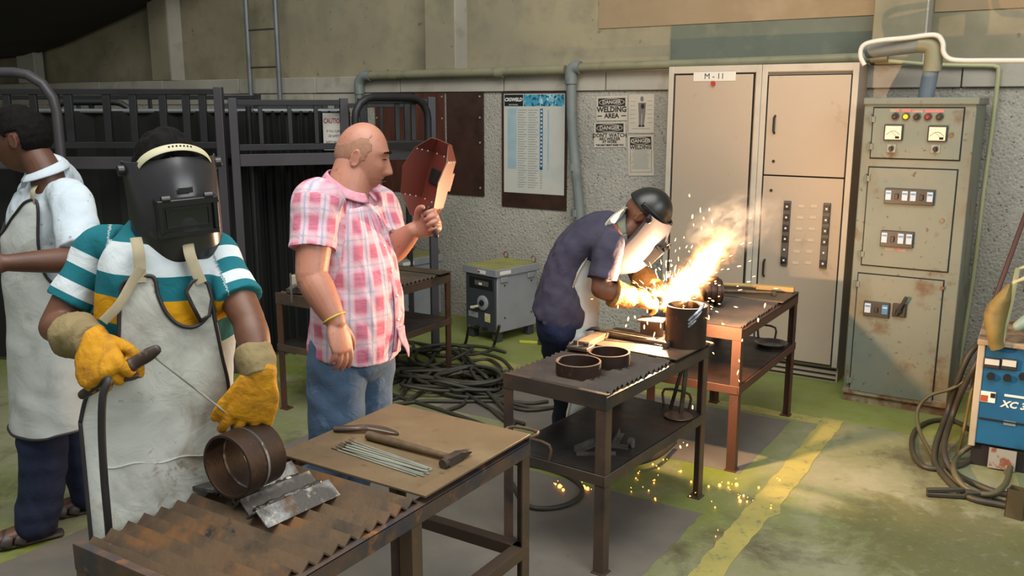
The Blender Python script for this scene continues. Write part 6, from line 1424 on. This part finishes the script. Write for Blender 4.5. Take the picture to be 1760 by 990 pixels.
fo = MB().tube([(-.05, 0, 0), (.0, 0, 0), (.15, 0, 0), (.30, 0, 0), (.46, 0, 0)], [.04, .11, .13, .13, .08], 24, sub=3, roundcap=True).build('arc_flare', flare_mat())
fo.matrix_world = mx; tag(fo, 'white-hot flare of burning gas rising from the weld', 'flare', kind='stuff')
# hot spot where the rod meets the work
M_hot = mat('white_hot', 'fff2d0', emit='fff0c8', estr=60); M_ygr = mat('yellow_green_glow', 'd0e050', emit='c8e040', estr=6)
tag(MB().sphere(tuple(ARC+np.array([0, 0, -.005])), (.016, .016, .013), 14, 10).build('arc_spot', M_hot), 'white-hot arc spot between the gloves', 'arc')
# sparks: uncountable, one object
M_spk = mat('spark_glow', 'ffcf8a', emit='ffc070', estr=6)
mb = MB(); rk = random.Random(11)
def spark(p, v, l, r):
    v = nz(v); p = np.array(p); mb.tube([tuple(p-v*l/2), tuple(p), tuple(p+v*l/2)], [r*.35, r, r*.35], 6)
for k in range(150):
    a = rk.gauss(PI/4, .95); rad = abs(rk.gauss(0, .17))+.03
    dpt = 3.88+rk.uniform(-.16, .16); x_ = 1150+math.cos(a)*rad/.0025; y_ = 520-math.sin(a)*rad/.0025
    p = np.array(at(x_, y_, dpt)); v = p-ARC; v = v+np.array([rk.gauss(0, .05), rk.gauss(0, .05), -.02-.3*np.linalg.norm(v)*rk.random()])
    spark(p, v, rk.uniform(.006, .018), rk.uniform(.0012, .0030))
for k in range(46):   # fan of fine streaks upwards-left of the arc
    a = R(rk.uniform(60, 150)); rad = rk.uniform(.08, .20); p = ARC+(RT*math.cos(a)+IU*math.sin(a))*rad+FW*rk.uniform(-.05, .05); spark(p, p-ARC, rk.uniform(.015, .035), .0013)
for (x_, y_) in ((1203, 361), (1220, 360), (1184, 336), (1209, 375), (1224, 380), (1190, 372), (1205, 392), (1080, 548), (1075, 560), (1062, 527), (1112, 535), (1113, 555), (1092, 545), (1108, 562), (1125, 575), (1136, 560), (1218, 545), (1315, 525), (1303, 550), (1275, 585), (1270, 620), (1268, 640), (1190, 700), (1180, 765), (1170, 768)):
    spark(at(x_+rk.uniform(-1, 1), y_, 3.8), IU+RT*rk.uniform(-.3, .3), rk.uniform(.010, .022), rk.uniform(.0024, .0038))
tag(mb.build('spark_spray', M_spk, smooth=180, clean=False), 'spray of orange sparks thrown up from the weld', 'sparks', kind='stuff')
mb = MB()
for (x_, y_, r_) in ((1122, 798, .005), (1132, 805, .005), (1170, 768, .004), (1093, 822, .004), (1170, 810, .006), (1188, 828, .006), (1218, 836, .006), (1237, 834, .009), (1252, 830, .006), (1266, 833, .010), (1252, 838, .005), (1270, 855, .006), (1278, 852, .006), (1272, 861, .008), (1284, 862, .005), (1304, 838, .006), (1124, 830, .004), (1115, 843, .004), (1126, 857, .005), (962, 836, .012), (968, 842, .008), (955, 832, .005), (1003, 838, .013), (1010, 840, .010), (1125, 825, .004), (1229, 872, .004), (1340, 825, .005), (1097, 813, .004), (1230, 922, .003), (1325, 873, .004), (1186, 853, .004), (1140, 790, .004), (1085, 845, .003)):
    p = onz(x_, y_, .006); mb.sphere(tuple(p), (r_*.8, r_*.8, r_*.9), 8, 6)
    for k in range(1): spark(np.array(p)+np.array([rk.uniform(-.03, .03), rk.uniform(-.03, .03), rk.uniform(0, .02)]), (rk.uniform(-1, 1), rk.uniform(-1, 1), rk.uniform(0, 1)), .006, .0016)
tag(mb.build('floor_embers', mat('ember_glow', 'ffb060', emit='ffa040', estr=6), smooth=180, clean=False), 'glowing embers scattered on the floor under the tables', 'sparks', kind='stuff')
# thin smoke
def smoke_mat():
    s = NT('thin_smoke'); s.n.remove(s.p); v = s.coord('Object')
    pv = s.add('ShaderNodeVolumeScatter'); pv.inputs['Color'].default_value = (.85, .82, .8, 1); pv.inputs['Anisotropy'].default_value = .2
    g = s.add('ShaderNodeTexCoord'); x = s.add('ShaderNodeSeparateXYZ'); s.link(g.outputs['Object'], x.inputs[0])
    r = s.math('SQRT', s.math('ADD', s.math('ADD', s.math('POWER', x.outputs[0], 2), s.math('POWER', x.outputs[1], 2)), s.math('POWER', x.outputs[2], 2)))
    d = s.math('MULTIPLY', s.rng(s.noise(v, 3.2, 6, .62, .6), .47, .75), s.rng(r, .35, 1.0, 1, 0))
    s.link(s.math('MULTIPLY', d, 7.0), pv.inputs['Density']); s.link(pv.outputs[0], s.n['Material Output'].inputs['Volume']); return s.m
so = MB().sphere((0, 0, 0), 1.0, 24, 16).build('weld_smoke', smoke_mat(), smooth=180); so.location = at(1262, 385, 3.98); so.scale = (.24, .20, .15); so.rotation_euler = (0, R(-25), R(30))
tag(so, 'thin smoke drifting up from the flare', 'smoke', kind='stuff')
